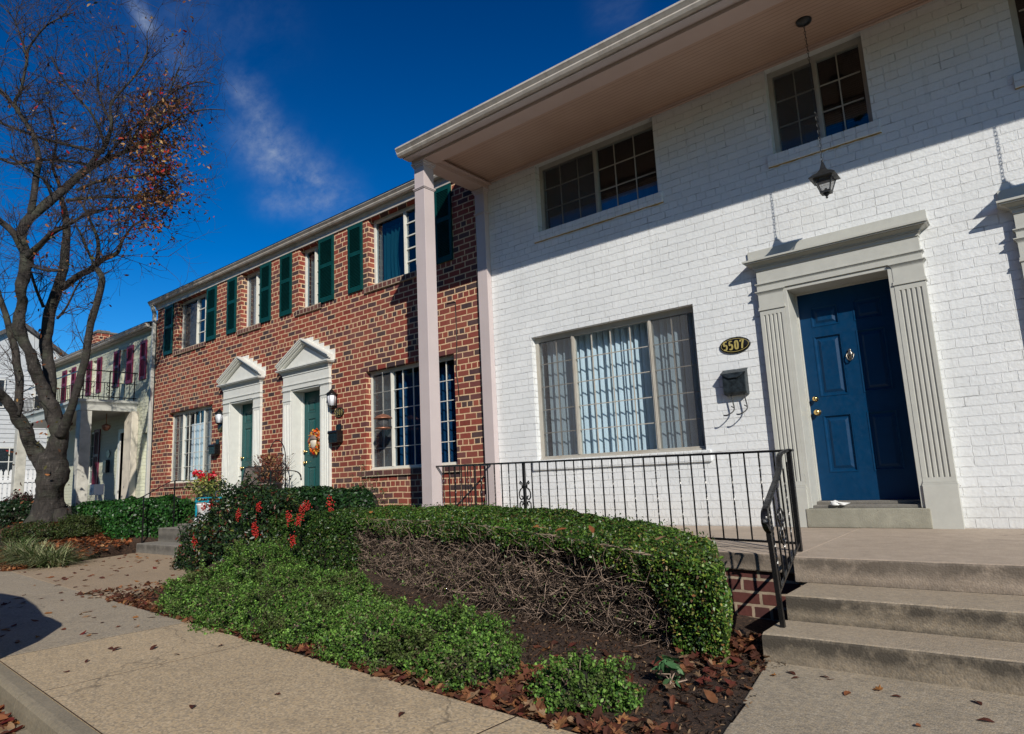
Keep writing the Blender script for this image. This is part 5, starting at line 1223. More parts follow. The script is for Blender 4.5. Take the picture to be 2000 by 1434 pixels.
e = mound('sage_sprig', 'small pale green broad-leaved sprig at the foot of the hedge end', (-1.62, -3.62), (.07, .06), .13, 26, .085, [(.08, .20, .08), (.12, .25, .10)], [1, 1], aspect=.38, twigs=6, gz=-.44)
# --- nandinas with berries
NAND = [(.010, .035, .012), (.025, .06, .016), (.05, .10, .02), (.10, .025, .015), (.006, .018, .008), (.16, .17, .04)]
def nandina(label, c, r, h, n, berries):
    e = mound('berry_bush', label, c, r, h, n, .052, NAND, [5, 4, 2, 1, 3, .5], 'bush', 'red-berried bushes', aspect=.34, mat='leaf_gloss', lump=.25, jit=.9, twigs=160)
    for b in berries:
        b = Vector(b); k = 54; Q = np.array(b)+RNG.normal(0, 1, (k, 3))*np.array([.020, .016, .034]); mb = MB()
        for q in Q:
            s = .0095; mb.smooth = True
            mb.add([(q[0]+s, q[1], q[2]), (q[0]-s, q[1], q[2]), (q[0], q[1]+s, q[2]), (q[0], q[1]-s, q[2]), (q[0], q[1], q[2]+s), (q[0], q[1], q[2]-s)], [(0, 2, 4), (2, 1, 4), (1, 3, 4), (3, 0, 4), (2, 0, 5), (1, 2, 5), (3, 1, 5), (0, 3, 5)])
        mb.build('berry_cluster', 'berry', e, recalc=False)
paint('berry', (.36, .018, .012), .3, .2, .05)
def at(px, py, Y):
    d = CF+CR*((px-1000)/FPX)-CU*((py-717)/FPX); t = (Y-CC.y)/d.y; return CC+d*t
nandina('dark berry bush overhanging the left steps, leftmost of the three', (-9.35, -1.95), (.66, .50), .74, 9000, [at(400, 990, -2.42), at(352, 1072, -2.3), at(415, 1040, -2.5), at(427, 1036, -2.5), at(382, 1046, -2.4), at(380, 1060, -2.4)])
nandina('berry bush with the longest red clusters, middle of the three', (-8.35, -2.15), (.60, .52), .86, 9500, [at(497, 1030, -2.68), at(500, 1043, -2.68), at(506, 990, -2.6), at(466, 1005, -2.6), at(412, 985, -2.5)])
nandina('berry bush touching the clipped boxwood block, right one of the three', (-7.45, -2.30), (.52, .45), .80, 8500, [at(565, 1008, -2.72), at(583, 1015, -2.72), at(572, 1056, -2.75), at(600, 990, -2.6), at(590, 995, -2.65), at(645, 985, -2.5)])
mound('yellow_green_bush', 'loose pale yellow-green bush in front of the brick house landing', (-9.55, -1.05), (.55, .3), .80, 2600, .05, [(.16, .17, .05), (.10, .12, .03), (.25, .2, .08)], [3, 2, 1], aspect=.35)
mound('airy_bush', 'thin airy bush against the brick wall below the feeder window', (-8.0, -.45), (.55, .25), 1.02, 700, .035, [(.06, .09, .03), (.10, .10, .04)], [2, 1], twigs=260)
# --- striped grass clumps
def clump(x, y, n, label):
    gz = bed_h(x, y); e = empty('grass_clump', (x, y, gz), label, 'ornamental grass', 'variegated grass clumps')
    a = RNG.uniform(0, 2*np.pi, n); L = RNG.uniform(.32, .68, n); m_ = 6; t = np.linspace(0, 1, m_); b = np.stack([x+RNG.normal(0, .10, n), y+RNG.normal(0, .07, n), np.full(n, gz)], 1)
    lean = RNG.uniform(.45, 1.35, n); out = np.stack([np.cos(a), np.sin(a), 0*a], 1)
    P = b[:, None, :]+out[:, None, :]*(L*lean)[:, None, None]*t[None, :, None]**1.3+np.array([0, 0, 1.0])*(L*(1.1-.45*lean))[:, None, None]*(t-.62*t**2.4*lean[:, None])[:, :, None]
    s = np.cross(out, [0, 0, 1.0]); wd = (.0065*(1-t**2.2)+.0006); A = P+s[:, None, :]*wd[None, :, None]; B = P-s[:, None, :]*wd[None, :, None]
    Q = np.stack([A[:, :-1], B[:, :-1], B[:, 1:], A[:, 1:]], 2).reshape(-1, 4, 3); c = np.repeat(palette(n, [(.14, .22, .07), (.36, .40, .20), (.50, .50, .30), (.06, .10, .03), (.30, .22, .1)], [3, 3, 2, 2, .6]), m_-1, 0)
    npmesh('blades', Q, 4, ['leaf'], e, c)
clump(-13.55, -3.22, 760, 'striped grass clump at the far left edge of the bed'); clump(-12.95, -3.18, 900, 'largest striped grass clump, middle of the three'); clump(-12.35, -3.10, 640, 'striped grass clump nearest the brick house path')

# ------------------------------------------------------------------ fallen leaves
def leafshape(kind):
    if kind == 0:    # lobed maple leaf
        pts = []
        for a, r in ((-90, .45), (-62, .42), (-35, .66), (-12, .50), (5, .90), (25, .56), (48, .80), (66, .58), (90, 1.0), (114, .58), (132, .80), (155, .56), (175, .90), (192, .50), (215, .66), (240, .42)):
            pts.append((math.cos(math.radians(a))*r, math.sin(math.radians(a))*r))
    else: pts = [(0, -1), (.25, -.6), (.42, -.1), (.36, .4), (.1, .95), (-.1, .95), (-.36, .4), (-.42, -.1), (-.25, -.6)]
    return pts
LM = []
for i in range(10):
    kind = 0 if i % 3 == 0 else 1; pts = leafshape(kind); vs = [(0, 0, .0)]; cu = RNG.uniform(.1, .9); cv = RNG.uniform(-.4, .6)
    for x, y in pts: vs.append((x, y, cu*x*x+cv*y*y*.5+.08*math.sin(3*x+2*y+i)))
    mz = min(v[2] for v in vs); vs = [(v[0], v[1], v[2]-mz) for v in vs]
    fs = [(0, k+1, (k+1) % len(pts)+1) for k in range(len(pts))]; base = len(vs); st = [(-.02, -.5, vs[1][2]), (.02, -.5, vs[1][2]), (.1, -1.0, vs[1][2]+.1)]; 
    LM.append((np.array(vs), fs))
lcols = [(.16, .045, .022), (.26, .09, .035), (.10, .03, .02), (.40, .17, .05), (.17, .022, .018), (.33, .20, .11)]
LMESH = []
for i, (vs, fs) in enumerate(LM):
    me = bpy.data.meshes.new('fallen_leaf'); me.from_pydata([tuple(v) for v in vs], [], fs); me.materials.append(M['leaf_dry']); ca = me.color_attributes.new('Col', 'FLOAT_COLOR', 'CORNER')
    c = lcols[i % 6]; ca.data.foreach_set('color', np.tile([*c, 1.0], len(me.loops)).astype(np.float32)); LMESH.append(me)
def drop(x, y, z, s, where, tilt=.15, i=None):
    i = random.randrange(10) if i is None else i
    cn = ['brown', 'tan-brown', 'dark brown', 'orange', 'crimson', 'pale tan'][i % 6]; sh = 'maple' if i % 3 == 0 else 'oval'
    o = bpy.data.objects.new('fallen_leaf', LMESH[i]); COL.objects.link(o); o.location = (x, y, z+.002); o.scale = (s, s, s*.9); o.rotation_euler = (random.gauss(0, tilt), random.gauss(0, tilt), random.uniform(0, 6.28))
    tag(o, f'{cn} {sh} leaf lying {where}', 'fallen leaf', f'fallen {cn} leaves {where}')
def inpoly(x, y, P):
    c = False; n = len(P)
    for i in range(n):
        (x1, y1), (x2, y2) = P[i], P[(i+1) % n]
        if (y1 > y) != (y2 > y) and x < (x2-x1)*(y-y1)/(y2-y1)+x1: c = not c
    return c
pathP = [(-12.3, -3.6), (-7.75, -3.9), (-8.6, -2.8), (-9.7, -1.6), (-13.05, -1.6), (-12.8, -2.3)]
k = 0
while k < 105:
    x, y = random.uniform(-13.2, -7.6), random.uniform(-3.9, -1.58)
    if not inpoly(x, y, pathP) or random.random() > .35+.65*sm(-2.6, -1.7, y)+.3*sm(-3.2, -3.7, y): continue
    drop(x, y, -.447, random.uniform(.028, .055), 'on the path to the brick house'); k += 1
for k in range(62):
    x = -5.9-abs(random.gauss(0, 3.2)); y = random.uniform(ykerb(x)+.1, yin(x)-.02); drop(x, y, -.449, random.uniform(.026, .05), 'on the far part of the sidewalk')
for px, py in ((540, 1357), (345, 1280), (430, 1262), (300, 1267), (215, 1268), (228, 1269), (170, 1292), (130, 1313), (785, 1397), (376, 1382), (1010, 1340), (660, 1290)):
    d = CF+CR*((px-1000)/FPX)-CU*((py-717)/FPX); t = (-.449-CC.z)/d.z; p = CC+d*t; drop(p.x, p.y, -.449, random.uniform(.026, .045), 'on the near sidewalk', i=random.choice((2, 0, 4)))
for px, py, i in ((1545, 1316, 2), (1553, 1326, 2), (1610, 1324, 2), (1624, 1328, 4), (1512, 1321, 3), (1655, 1356, 1), (1718, 1349, 3), (1750, 1362, 2), (1910, 1374, 2), (1795, 1419, 1), (1270, 1414, 5), (1925, 1410, 2)):
    d = CF+CR*((px-1000)/FPX)-CU*((py-717)/FPX); zz = -.449 if px > 1400 else -.44; t = (zz-CC.z)/d.z; p = CC+d*t; drop(p.x, p.y, zz, random.uniform(.022, .036), 'on the path to the white house' if px > 1400 else 'on the bare mulch', i=i)
for px, py, i in ((925, 1015, 5), (1045, 1032, 3), (1060, 1032, 5), (1095, 1036, 1), (1155, 1035, 1), (1290, 1052, 5), (770, 1018, 3), (725, 1002, 3), (645, 1013, 5), (690, 1000, 3)):
    p = at(px, py, -2.3 if px > 840 else -2.0); zz = (float(hz(p.x))+.015) if px > 840 else .31; d = (p-CC).normalized(); t = (zz-CC.z)/d.z; q = CC+d*t; drop(q.x, q.y, zz, random.uniform(.030, .042), 'caught on top of the clipped hedge', .3, i=i)
for k in range(60):
    x = -4.3-abs(random.gauss(0, .45)); y = ykerb(x)-.14-abs(random.gauss(0, .07)); drop(x, y, -.559, random.uniform(.035, .06), 'in the gutter by the kerb', .4)
# litter in the beds: uncountable
def litter(name, label, pts, smin, smax, cols, w):
    N = len(pts); P = np.array(pts); a = RNG.uniform(0, 2*np.pi, N); s = RNG.uniform(smin, smax, N); ia = RNG.integers(0, 10, N); V = []; C = palette(N, cols, w, .35); CC_ = []
    tx = RNG.normal(0, .35, N); ty = RNG.normal(0, .35, N)
    for i in range(N):
        vs, fs = LM[ia[i]]; v = vs*s[i]; c_, s_ = math.cos(a[i]), math.sin(a[i]); q = np.stack([v[:, 0]*c_-v[:, 1]*s_, v[:, 0]*s_+v[:, 1]*c_, v[:, 2]*1.3], 1); q[:, 2] += q[:, 0]*tx[i]+q[:, 1]*ty[i]; q += P[i]
        f = np.array(fs); V.append(q[f]); CC_.append(np.repeat(C[i:i+1], len(f), 0))
    o = npmesh(name, np.concatenate(V), 3, ['leaf_dry'], None, np.concatenate(CC_)); tag(o, label, 'leaf litter', kind='stuff'); return o
pts = []
for k in range(1500):
    x = random.uniform(-7.9, -1.35); dy = abs(random.gauss(0, .11)); y = yin(x)+.02+dy-(.03 if random.random() < .3 else 0); pts.append((x, y, bed_h(x, max(y, yin(x)+.01))+.004+.02*random.random()))
for k in range(360):
    x, y = -1.48+random.gauss(-.06, .13), -2.5-abs(random.gauss(0, .55)); x = min(x, -1.16-.0*y-.12*sm(-4.0, -3.0, y)-.06); pts.append((x, y, bed_h(x, y)+.004+.03*random.random()))
for k in range(360):
    x, y = -2.30+random.gauss(0, .13), random.uniform(-4.3, -3.75); pts.append((x, y, bed_h(x, y)+.006+.03*random.random()))
for k in range(380):
    x, y = random.uniform(-8.6, -7.2), random.uniform(-4.0, -2.9); pts.append((x, y, bed_h(x, y)+.006))
for k in range(190):
    x, y = random.uniform(-4.2, -1.6), random.uniform(-4.2, -3.1); pts.append((x, y, bed_h(x, y)+.003))
LC = [(.15, .05, .028), (.24, .10, .045), (.085, .03, .02), (.32, .15, .06), (.13, .03, .022), (.30, .19, .11)]
litter('leaf_litter', 'brown fallen leaves drifted along the edge of the mulch bed', pts, .020, .046, LC, [5, 4, 4, 1.2, 1, 1.5])
pts = []
for k in range(2600):
    x = -12.5-abs(random.gauss(0, 2.6)); y = random.uniform(yin(x)+.02, -1.6) if random.random() < .6 else yin(x)+.03+abs(random.gauss(0, .2))
    if x > -13.2 and y > -2.9: x -= .8
    pts.append((x, y, bed_h(x, y)+.006))
for k in range(700):
    x, y = random.uniform(-15.2, -13.22), random.uniform(-3.2, -1.6); pts.append((x, y, bed_h(x, y)+.006))
for k in range(520):
    y = random.uniform(-3.7, -1.6); x = float(np.interp(y, [-3.65, -2.2, -1.5], [-12.4, -12.9, -13.2]))-.02-abs(random.gauss(0, .35)); pts.append((x, y, bed_h(x, y)+.008))
litter('leaf_litter', 'rust-coloured leaves covering the bed around the striped grass', pts, .03, .055, [(.26, .08, .03), (.36, .13, .05), (.13, .04, .02), (.45, .25, .12)], [4, 3, 3, 1])
# wood chips
N = 15000; x = RNG.uniform(-7.8, -1.2, N); y = np.array([random.uniform(yin(a)+.02, -2.5) for a in x]); z = np.array([bed_h(a, b) for a, b in zip(x, y)])+.004
o = npmesh('wood_chips', leaves(np.stack([x, y, z], 1), np.tile([0, 0, 1.0], (N, 1)), .028, .24, .7), 6, ['leaf_dry'], None, palette(N, [(.05, .024, .013), (.12, .06, .034), (.32, .21, .12), (.015, .008, .006)], [4, 3, 1.4, 3])); tag(o, 'loose wood chips scattered over the mulch bed', 'wood chips', kind='stuff')

# ------------------------------------------------------------------ the big bare tree
def atd(px, py, d): return CC+(CF+CR*((px-1000)/FPX)-CU*((py-717)/FPX))*d
TR = empty('cherry_tree', tuple(atd(97, 1040, 13.2)), 'large nearly bare tree with twisting limbs and a few red leaves', 'tree')
K = 13.2/FPX
def limb(pts, d0=13.2):
    return [(atd(p[0], p[1], d0+(p[3] if len(p) > 3 else 0)), p[2]*K) for p in pts]
LIMBS = [
 [(97, 1052, 47), (97, 1030, 40), (95, 1000, 34), (97, 965, 31), (99, 935, 33), (101, 905, 34), (104, 885, 30)],
 [(92, 930, 22), (84, 905, 20), (70, 880, 17), (50, 845, 15, -.2), (28, 810, 13, -.4), (8, 780, 12, -.6), (-18, 752, 11, -.8), (-50, 715, 9, -.9)],
 [(28, 812, 10, -.4), (38, 765, 8, -.2), (31, 705, 8, 0), (20, 650, 7, .2), (6, 600, 6, .3), (-12, 540, 5, .4), (-20, 480, 4, .5)],
 [(104, 900, 27), (116, 862, 23), (108, 815, 18), (88, 770, 15), (70, 722, 14, -.1), (52, 672, 14, -.2), (38, 625, 13, -.3), (42, 582, 12, -.35), (46, 540, 12, -.4), (52, 502, 12, -.4), (47, 470, 10, -.4)],
 [(50, 500, 9, -.4), (30, 460, 7, -.5), (0, 432, 6, -.6), (-30, 400, 5, -.7)],
 [(52, 502, 9, -.4), (78, 478, 6, -.6), (108, 452, 5, -.8), (135, 440, 3.5, -.9)],
 [(45, 478, 9, -.4), (42, 450, 10, -.3), (70, 418, 10, -.1), (103, 389, 9.5, .1), (135, 360, 8.5, .3), (168, 333, 8, .4), (200, 316, 6, .5), (245, 296, 5, .5), (290, 270, 4, .6), (335, 240, 2.6, .7)],
 [(168, 333, 6, .4), (188, 306, 5, .3), (207, 285, 4.5, .2), (218, 240, 4, .2), (216, 205, 3, .2), (240, 175, 2.5, .3), (262, 150, 2, .4), (285, 110, 1.5, .4), (287, 60, 1, .4)],
 [(95, 790, 14, .3), (96, 733, 12, .4), (92, 690, 12, .5), (94, 630, 12, .5), (105, 588, 11, .5), (119, 546, 10, .5), (128, 504, 9, .5), (132, 452, 8, .5), (125, 405, 6, .6), (116, 364, 4, .7), (103, 326, 3, .8), (110, 270, 2.4, .9), (95, 210, 1.8, 1)],
 [(118, 850, 12, -.1), (130, 822, 9, -.2), (143, 789, 8, -.3), (157, 742, 7.5, -.3), (167, 693, 7.5, -.3), (178, 630, 7, -.3), (190, 588, 7, -.3), (199, 556, 6.5, -.3), (200, 540, 6, -.3), (189, 524, 5.5, -.2)],
 [(121, 562, 8, .4), (155, 538, 7, .2), (182, 523, 6.5, 0), (201, 507, 5.5, 0), (230, 494, 4.5, 0), (240, 469, 3, 0), (262, 440, 2, .1), (290, 425, 1.6, .1)],
 [(189, 520, 5, -.1), (191, 479, 4, -.1), (180, 440, 3, -.2), (160, 400, 2, -.2)],
 [(186, 522, 3, -.2), (172, 490, 2.6, -.3), (160, 462, 2.2, -.4), (148, 440, 1.8, -.5)],
 [(-30, 160, 4, -.3), (0, 176, 4, -.2), (25, 204, 3.6, -.2), (45, 235, 3.4, -.2), (66, 262, 3, -.1)],
 [(66, 262, 4, -.1), (30, 205, 3.5, -.2), (41, 176, 3, -.2), (52, 119, 2.6, -.2), (57, 94, 2.2, -.2), (88, 53, 1.8, -.3), (120, 34, 1.3, -.3), (145, 24, .8, -.3)],
 [(52, 119, 2, -.2), (40, 70, 1.6, -.1), (22, 30, 1.2, 0), (0, 10, .9, 0)],
 [(66, 262, 5, -.1), (76, 310, 6, -.1), (70, 360, 6.5, -.1), (60, 420, 7, -.2)],
 [(-20, 232, 3, .3), (0, 240, 3, .3), (72, 267, 3, .2), (141, 285, 3, .2), (204, 298, 3.5, .2)],
 [(-20, 300, 3, .5), (30, 320, 3, .5), (100, 312, 3, .4), (175, 322, 3.2, .4)],
 [(103, 389, 4, .1), (97, 372, 3.5, 0), (85, 350, 3, -.1), (60, 335, 2.5, -.2), (20, 305, 2, -.3)],
 [(150, 372, 4, .3), (200, 352, 3, .2), (262, 345, 2.4, .1), (320, 330, 1.8, 0)],
 [(130, 392, 4, .3), (190, 385, 3, .3), (260, 385, 2.3, .2), (330, 375, 1.6, .1)],
 [(128, 440, 4, .4), (180, 415, 3, .3), (240, 405, 2.2, .2), (300, 402, 1.5, .1)],
 [(245, 296, 4, .5), (290, 225, 2.6, .5), (330, 185, 2, .6), (385, 160, 1.4, .7), (420, 165, 1, .8)],
 [(200, 316, 3, .4), (260, 250, 2.4, .3), (320, 200, 2, .2), (350, 130, 1.3, .1)],
 [(290, 270, 3, .6), (340, 235, 2, .5), (390, 215, 1.5, .4), (440, 215, .9, .3)],
 [(207, 285, 3.4, .2), (180, 225, 2.6, 0), (150, 190, 2.2, -.1), (120, 150, 1.6, -.2), (100, 110, 1.2, -.3)],
 [(218, 240, 3, .2), (195, 190, 2.4, .4), (190, 140, 1.6, .5), (185, 100, 1, .6)],
 [(85, 600, 3.5, .4), (72, 570, 3, .2), (60, 530, 2.6, 0)],
 [(120, 528, 3.5, -.2), (90, 528, 3, -.3), (62, 520, 2.6, -.4)],
 [(112, 622, 3, .3), (130, 600, 2.2, .2), (150, 560, 1.8, .1), (168, 540, 1.3, .1)],
]
mb0 = MB(); mb1 = MB(); allseg = []
for li, L in enumerate(LIMBS):
    mb = mb0 if li in (0, 1, 3) else mb1
    P = limb(L); pts = [p for p, r in P]; rr = [r for p, r in P]
    pp = catm(pts, 6 if li < 4 else 4); n4 = len(pp); qq = 6 if li < 4 else 4; R = [np.interp(i/qq, range(len(rr)), rr) for i in range(n4)]
    R = [r*(.76 if li == 0 else .78 if li in (1, 3) else .9)*(1+.10*noise.noise(Vector((i*.5, li, 0)))) for i, r in enumerate(R)]
    R[-1] *= .7
    for i, p in enumerate(pp): pp[i] = p+Vector((noise.noise(p*2.2), noise.noise(p*2.2+Vector((9, 0, 0))), 0))*min(.05, R[i]*.5)
    mb.tube(pp, R, 20 if rr[0] > .12 else 7)
    for i in range(n4-1):
        if R[i] < .085: allseg.append((pp[i], pp[i+1], R[i]))
mb = mb1
def lumpy(mb, amp, sc):
    for i, v in enumerate(mb.v):
        q = Vector(v); mb.v[i] = tuple(q+noise.noise_vector(q*sc)*amp+noise.noise_vector(q*sc*3.1)*amp*.35)
for a in range(7):
    t = a*.9+.3; b = atd(97, 1035, 13.2); mb0.tube([b+Vector((math.cos(t)*.16, math.sin(t)*.16, .34)), b+Vector((math.cos(t)*.34, math.sin(t)*.34, .07)), b+Vector((math.cos(t)*.62, math.sin(t)*.6, -.08))], [.17, .14, .04], 8)
lumpy(mb0, .06, 3.2); mb0.build('trunk', 'bark', TR, recalc=False); mb.build('branch', 'bark', TR, recalc=False)
# branching twigs grown from the limbs
TW = {5: [], 4: []}; tips = []
def grow(p, d, L, r, lev):
    m_ = 5; pts = [p]; dd = d.copy(); q = p.copy()
    for i in range(m_-1):
        dd = (dd+Vector((random.gauss(0, .16), random.gauss(0, .16), random.gauss(.03, .14)))).normalized(); q = q+dd*L/(m_-1); pts.append(q.copy())
    TW[5].append((pts, [r*(1-.16*i) for i in range(m_)])); tips.append((q, dd, lev))
    if lev > 0:
        for k in range(random.choice((2, 3, 3, 4)) if lev > 1 else random.choice((2, 3, 4))):
            i = random.randint(1, m_-1); nd = (dd+Vector((random.gauss(0, .75), random.gauss(0, .75), random.gauss(.10, .6)))).normalized(); grow(pts[i], nd, L*random.uniform(.45, .8), r*.62, lev-1)
wsum = 0
for a, b, r in allseg:
    dv = (b-a); ln = dv.length; rate = 9.5 if r < .05 else 4.5
    k = int(ln*rate+random.random())
    for _ in range(k):
        p = a.lerp(b, random.random()); out = CR*random.gauss(.30, .6)+CU*random.gauss(.28, .6)+CF*random.gauss(0, .7); d = (dv.normalized()*.55+out).normalized()
        grow(p, d, random.uniform(.45, 1.2), min(.012, r*.4+.003), 3 if random.random() < .6 else 2)
def pxof(p):
    v = p-CC; f = v.dot(CF); return 1000+FPX*v.dot(CR)/f, 717-FPX*v.dot(CU)/f
PP = np.array([[tuple(q) for q in t[0]] for t in TW[5]]); RR = np.array([t[1] for t in TW[5]])
endp = np.array([pxof(Vector(p[-1])) for p in PP]); lim = (endp[:, 0] < 445) & ((endp[:, 1] < 560) | (endp[:, 0] < 215)) & (endp[:, 1] < 900) 
nptubes('twigs', PP[lim], np.maximum(RR[lim]*.85, .0018), 'twig', TR)
LV = []; 
for q, d, lev in tips:
    x, y = pxof(q)
    if not (x < 400 and y < 620): continue
    dens = math.exp(-(((x-318)/62)**2+((y-325)/115)**2)*1.1)*.95 + (.022 if x > 60 else .012) + .20*math.exp(-(((x-290)/60)**2+((y-440)/40)**2))
    if random.random() < dens:
        for k in range(random.choice((2, 3, 4, 4))): LV.append(q+Vector((random.gauss(0, .09), random.gauss(0, .09), random.gauss(-.06, .07))))
for k in range(120):
    px, py = random.gauss(60, 50), random.gauss(830, 90); 
    if 0 < px < 150: LV.append(atd(px, py, 12.7+random.random()*.8))
Pn = np.array([tuple(v) for v in LV]); n = len(Pn); print('TREE twigs', lim.sum(), 'leaves', n)
cc = palette(n, [(.20, .07, .028), (.32, .13, .045), (.08, .035, .018), (.45, .02, .018), (.48, .28, .11), (.12, .11, .035)], [4, 3, 4, 1.6, 1.2, 1.5], .3)
npmesh('leaves', leaves(Pn, RNG.normal(0, 1, (n, 3)), .085, .42), 6, ['leaf_dry'], TR, cc)
# a thin bare tree further off
T2 = empty('bare_tree', (-30, 3.2, -.3), 'thin bare grey tree far behind the balcony house', 'tree')
TW[5].clear(); tips.clear()
mb = MB(); mb.tube([(-30, 3.2, -.3), (-30, 3.3, 2), (-29.8, 3.4, 4.2)], [.16, .13, .09], 8); mb.build('trunk', 'bark', T2)
for k in range(26):
    p = Vector((-30+.1*random.random(), 3.3, random.uniform(2.2, 4.3))); grow(p, Vector((random.gauss(0, .6), random.gauss(0, .6), 1)).normalized(), random.uniform(1.4, 2.4), .04, 3)
PP = np.array([[tuple(q) for q in t[0]] for t in TW[5]]); RR = np.array([t[1] for t in TW[5]]); nptubes('twigs', PP, np.maximum(RR, .006), 'twig', T2)

# ------------------------------------------------------------------ unseen evergreens across the street, added to block sky fill
for k_, (x_, y_, h_, lb) in enumerate(((-33, -24, 12.5, 'leftmost added sky-blocking evergreen across the street'), (-26, -22, 11.5, 'second added sky-blocking evergreen from the left across the street'), (-19, -21, 12.5, 'third added sky-blocking evergreen from the left across the street'), (-12, -21, 12, 'broad added sky-blocking evergreen straight across from the brick house'),
        (-5, -21.5, 12.5, 'added sky-blocking evergreen straight across from the white house'), (2, -22, 11.5, 'rightmost added sky-blocking evergreen across the street'))):
    e_ = mound('sky_blocker_tree', lb, (x_, y_), (4.1, 3.6), h_, 5200, .62, [(.015, .035, .012), (.03, .06, .02), (.008, .02, .008)], [3, 3, 2], 'tree', 'evergreens added to block sky light', gz=-.6, power=2.0, twigs=40)
    t_ = MB(); t_.tube([(x_, y_, -.6), (x_, y_, 5)], [.4, .25], 8); t_.build('trunk', 'bark', e_)

# ------------------------------------------------------------------ camera, sun, sky
cam = bpy.data.cameras.new('camera'); co = bpy.data.objects.new('camera', cam); COL.objects.link(co); SC.camera = co
R3 = Matrix((CR, CU, -CF)).transposed(); co.matrix_world = Matrix.Translation(CC) @ R3.to_4x4()
cam.sensor_width = 36; cam.lens = FPX/2000*36; cam.clip_end = 2000; cam.clip_start = .05
sl = bpy.data.lights.new('sun', 'SUN'); so = bpy.data.objects.new('sun', sl); COL.objects.link(so)
sl.energy = 5.0; sl.angle = math.radians(.53); sl.color = (1.0, .94, .84); so.rotation_euler = SUN.to_track_quat('-Z', 'Y').to_euler()
w = bpy.data.worlds.new('World'); SC.world = w; w.use_nodes = True; nt = w.node_tree; nt.nodes.clear()
N_ = lambda t, **k: (lambda n: ([setattr(n, a, b) for a, b in k.items()], n)[1])(nt.nodes.new(t))
out = N_('ShaderNodeOutputWorld'); bg = N_('ShaderNodeBackground'); nt.links.new(bg.outputs[0], out.inputs[0]); bg.inputs[1].default_value = .058
sky = N_('ShaderNodeTexSky', sky_type='NISHITA', sun_disc=False); S = -SUN
sky.sun_elevation = math.asin(S.z); sky.sun_rotation = math.atan2(S.x, S.y); sky.air_density = 1.0; sky.dust_density = .25; sky.ozone_density = 3.0
hs = N_('ShaderNodeHueSaturation'); hs.inputs['Saturation'].default_value = 1.5; hs.inputs['Value'].default_value = .95; nt.links.new(sky.outputs[0], hs.inputs['Color'])
tint = N_('ShaderNodeMix', data_type='RGBA', blend_type='MULTIPLY'); tint.inputs[0].default_value = 1; nt.links.new(hs.outputs[0], tint.inputs[6]); gsep = N_('ShaderNodeSeparateXYZ'); gtc = N_('ShaderNodeTexCoord'); nt.links.new(gtc.outputs['Generated'], gsep.inputs[0]); grp = N_('ShaderNodeValToRGB'); nt.links.new(gsep.outputs[2], grp.inputs[0]); grp.color_ramp.elements[0].position = .12; grp.color_ramp.elements[0].color = (.9, 1.15, 1.15, 1); grp.color_ramp.elements[1].position = .80; grp.color_ramp.elements[1].color = (.36, .31, .43, 1); gm = N_('ShaderNodeMix', data_type='RGBA', blend_type='MULTIPLY'); gm.inputs[0].default_value = 1; nt.links.new(grp.outputs[0], gm.inputs[7]); nt.links.new(tint.outputs[2], gm.inputs[6]); tint.inputs[7].default_value = (1.1, 1.62, 2.02, 1)
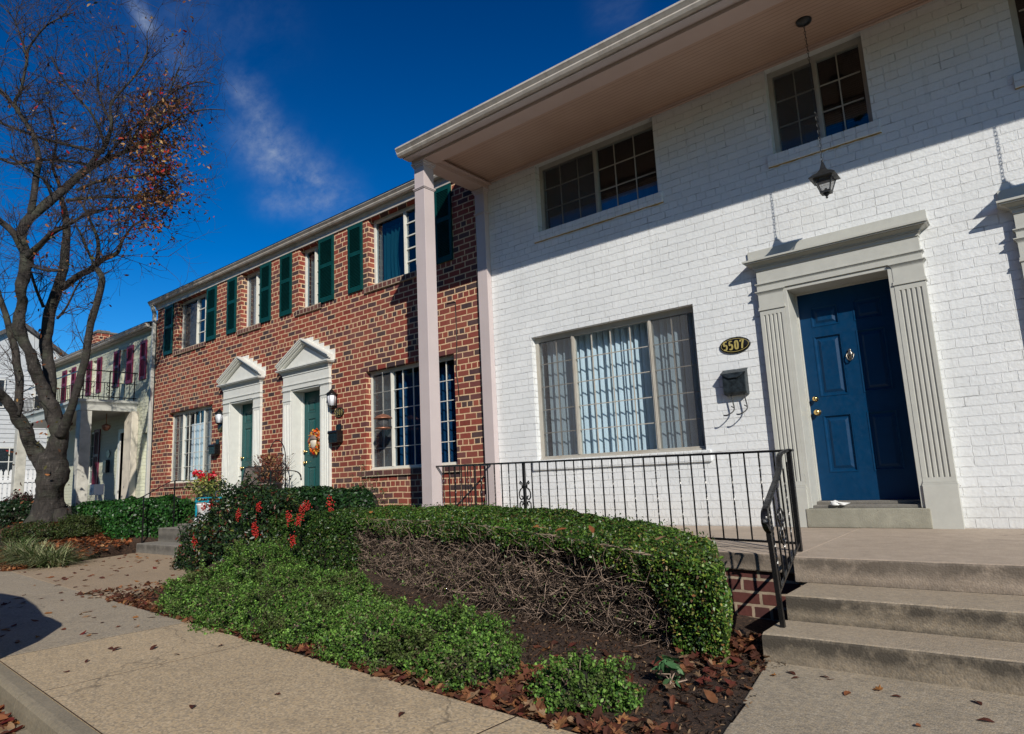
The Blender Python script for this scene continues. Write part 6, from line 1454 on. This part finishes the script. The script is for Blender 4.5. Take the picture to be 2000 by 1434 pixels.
# thin cirrus: stretched noise inside a few soft patches of sky
tc = N_('ShaderNodeTexCoord'); 
def mth(op, a, b=None, cl=False):
    m_ = N_('ShaderNodeMath', operation=op, use_clamp=cl)
    for v, i in ((a, 0), (b, 1)):
        if v is None: continue
        if hasattr(v, 'is_output'): nt.links.new(v, m_.inputs[i])
        else: m_.inputs[i].default_value = v
    return m_.outputs[0]
def skydir(px, py): return (CF+CR*((px-1000)/FPX)-CU*((py-717)/FPX)).normalized()
def patch(p0, p1, wid):
    "soft streak between two sky directions"
    a, b = skydir(*p0), skydir(*p1); nrm_ = a.cross(b).normalized(); mid = (a+b).normalized(); half = a.angle(b)/2
    d1 = N_('ShaderNodeVectorMath', operation='DOT_PRODUCT'); nt.links.new(tc.outputs['Generated'], d1.inputs[0]); d1.inputs[1].default_value = nrm_
    d2 = N_('ShaderNodeVectorMath', operation='DOT_PRODUCT'); nt.links.new(tc.outputs['Generated'], d2.inputs[0]); d2.inputs[1].default_value = nrm_.cross(mid).normalized()
    d3 = N_('ShaderNodeVectorMath', operation='DOT_PRODUCT'); nt.links.new(tc.outputs['Generated'], d3.inputs[0]); d3.inputs[1].default_value = mid
    x = mth('POWER', mth('ABSOLUTE', mth('DIVIDE', d1.outputs[1], wid)), 2); y = mth('POWER', mth('ABSOLUTE', mth('DIVIDE', d2.outputs[1], half*1.15)), 4)
    g = mth('POWER', 2.718, mth('MULTIPLY', mth('ADD', x, y), -1)); return mth('MULTIPLY', g, mth('GREATER_THAN', d3.outputs[1], 0))
mp = N_('ShaderNodeMapping'); nt.links.new(tc.outputs['Generated'], mp.inputs[0])
ax = skydir(470, 160)-skydir(640, 390); ax.normalize()
mp.inputs['Rotation'].default_value = Vector((1, 0, 0)).rotation_difference(ax).inverted().to_euler(); mp.inputs['Scale'].default_value = (.8, 2.8, 2.8)
def nz(scale, det, rg, dist):
    n_ = N_('ShaderNodeTexNoise'); nt.links.new(mp.outputs[0], n_.inputs['Vector']); n_.inputs['Scale'].default_value = scale; n_.inputs['Detail'].default_value = det; n_.inputs['Roughness'].default_value = rg; n_.inputs['Distortion'].default_value = dist; return n_.outputs['Fac']
base = mth('MULTIPLY', mth('SUBTRACT', nz(5.0, 10, .60, .25), .36), 2.3, True)
fine = mth('MULTIPLY', mth('SUBTRACT', nz(34, 6, .65, .2), .25), 1.9, True)
cl = mth('MULTIPLY', base, mth('ADD', mth('MULTIPLY', fine, .75), .25))
msk = None
for p0, p1, wd, st in (((468, 150), (545, 300), .022, .9), ((480, 250), (660, 400), .034, .95), ((520, 395), (690, 385), .020, .6), ((255, -10), (300, 75), .010, 1.0), ((300, 70), (372, 170), .028, .45), ((250, 20), (560, 60), .06, .12), ((1150, 20), (1250, 10), .03, .12)):
    q = mth('MULTIPLY', patch(p0, p1, wd), st); msk = q if msk is None else mth('MAXIMUM', msk, q)
fac = mth('MULTIPLY', cl, msk, True)
mx = N_('ShaderNodeMix', data_type='RGBA'); nt.links.new(fac, mx.inputs[0]); nt.links.new(gm.outputs[2], mx.inputs[6]); mx.inputs[7].default_value = (6.2, 7.4, 9.6, 1)
nt.links.new(mx.outputs[2], bg.inputs[0])
vs = SC.view_settings; vs.view_transform = 'Standard'; vs.look = 'None'; vs.exposure = 0; vs.gamma = 1; vs.use_curve_mapping = False
SC.cycles.max_bounces = 8; SC.cycles.transparent_max_bounces = 12
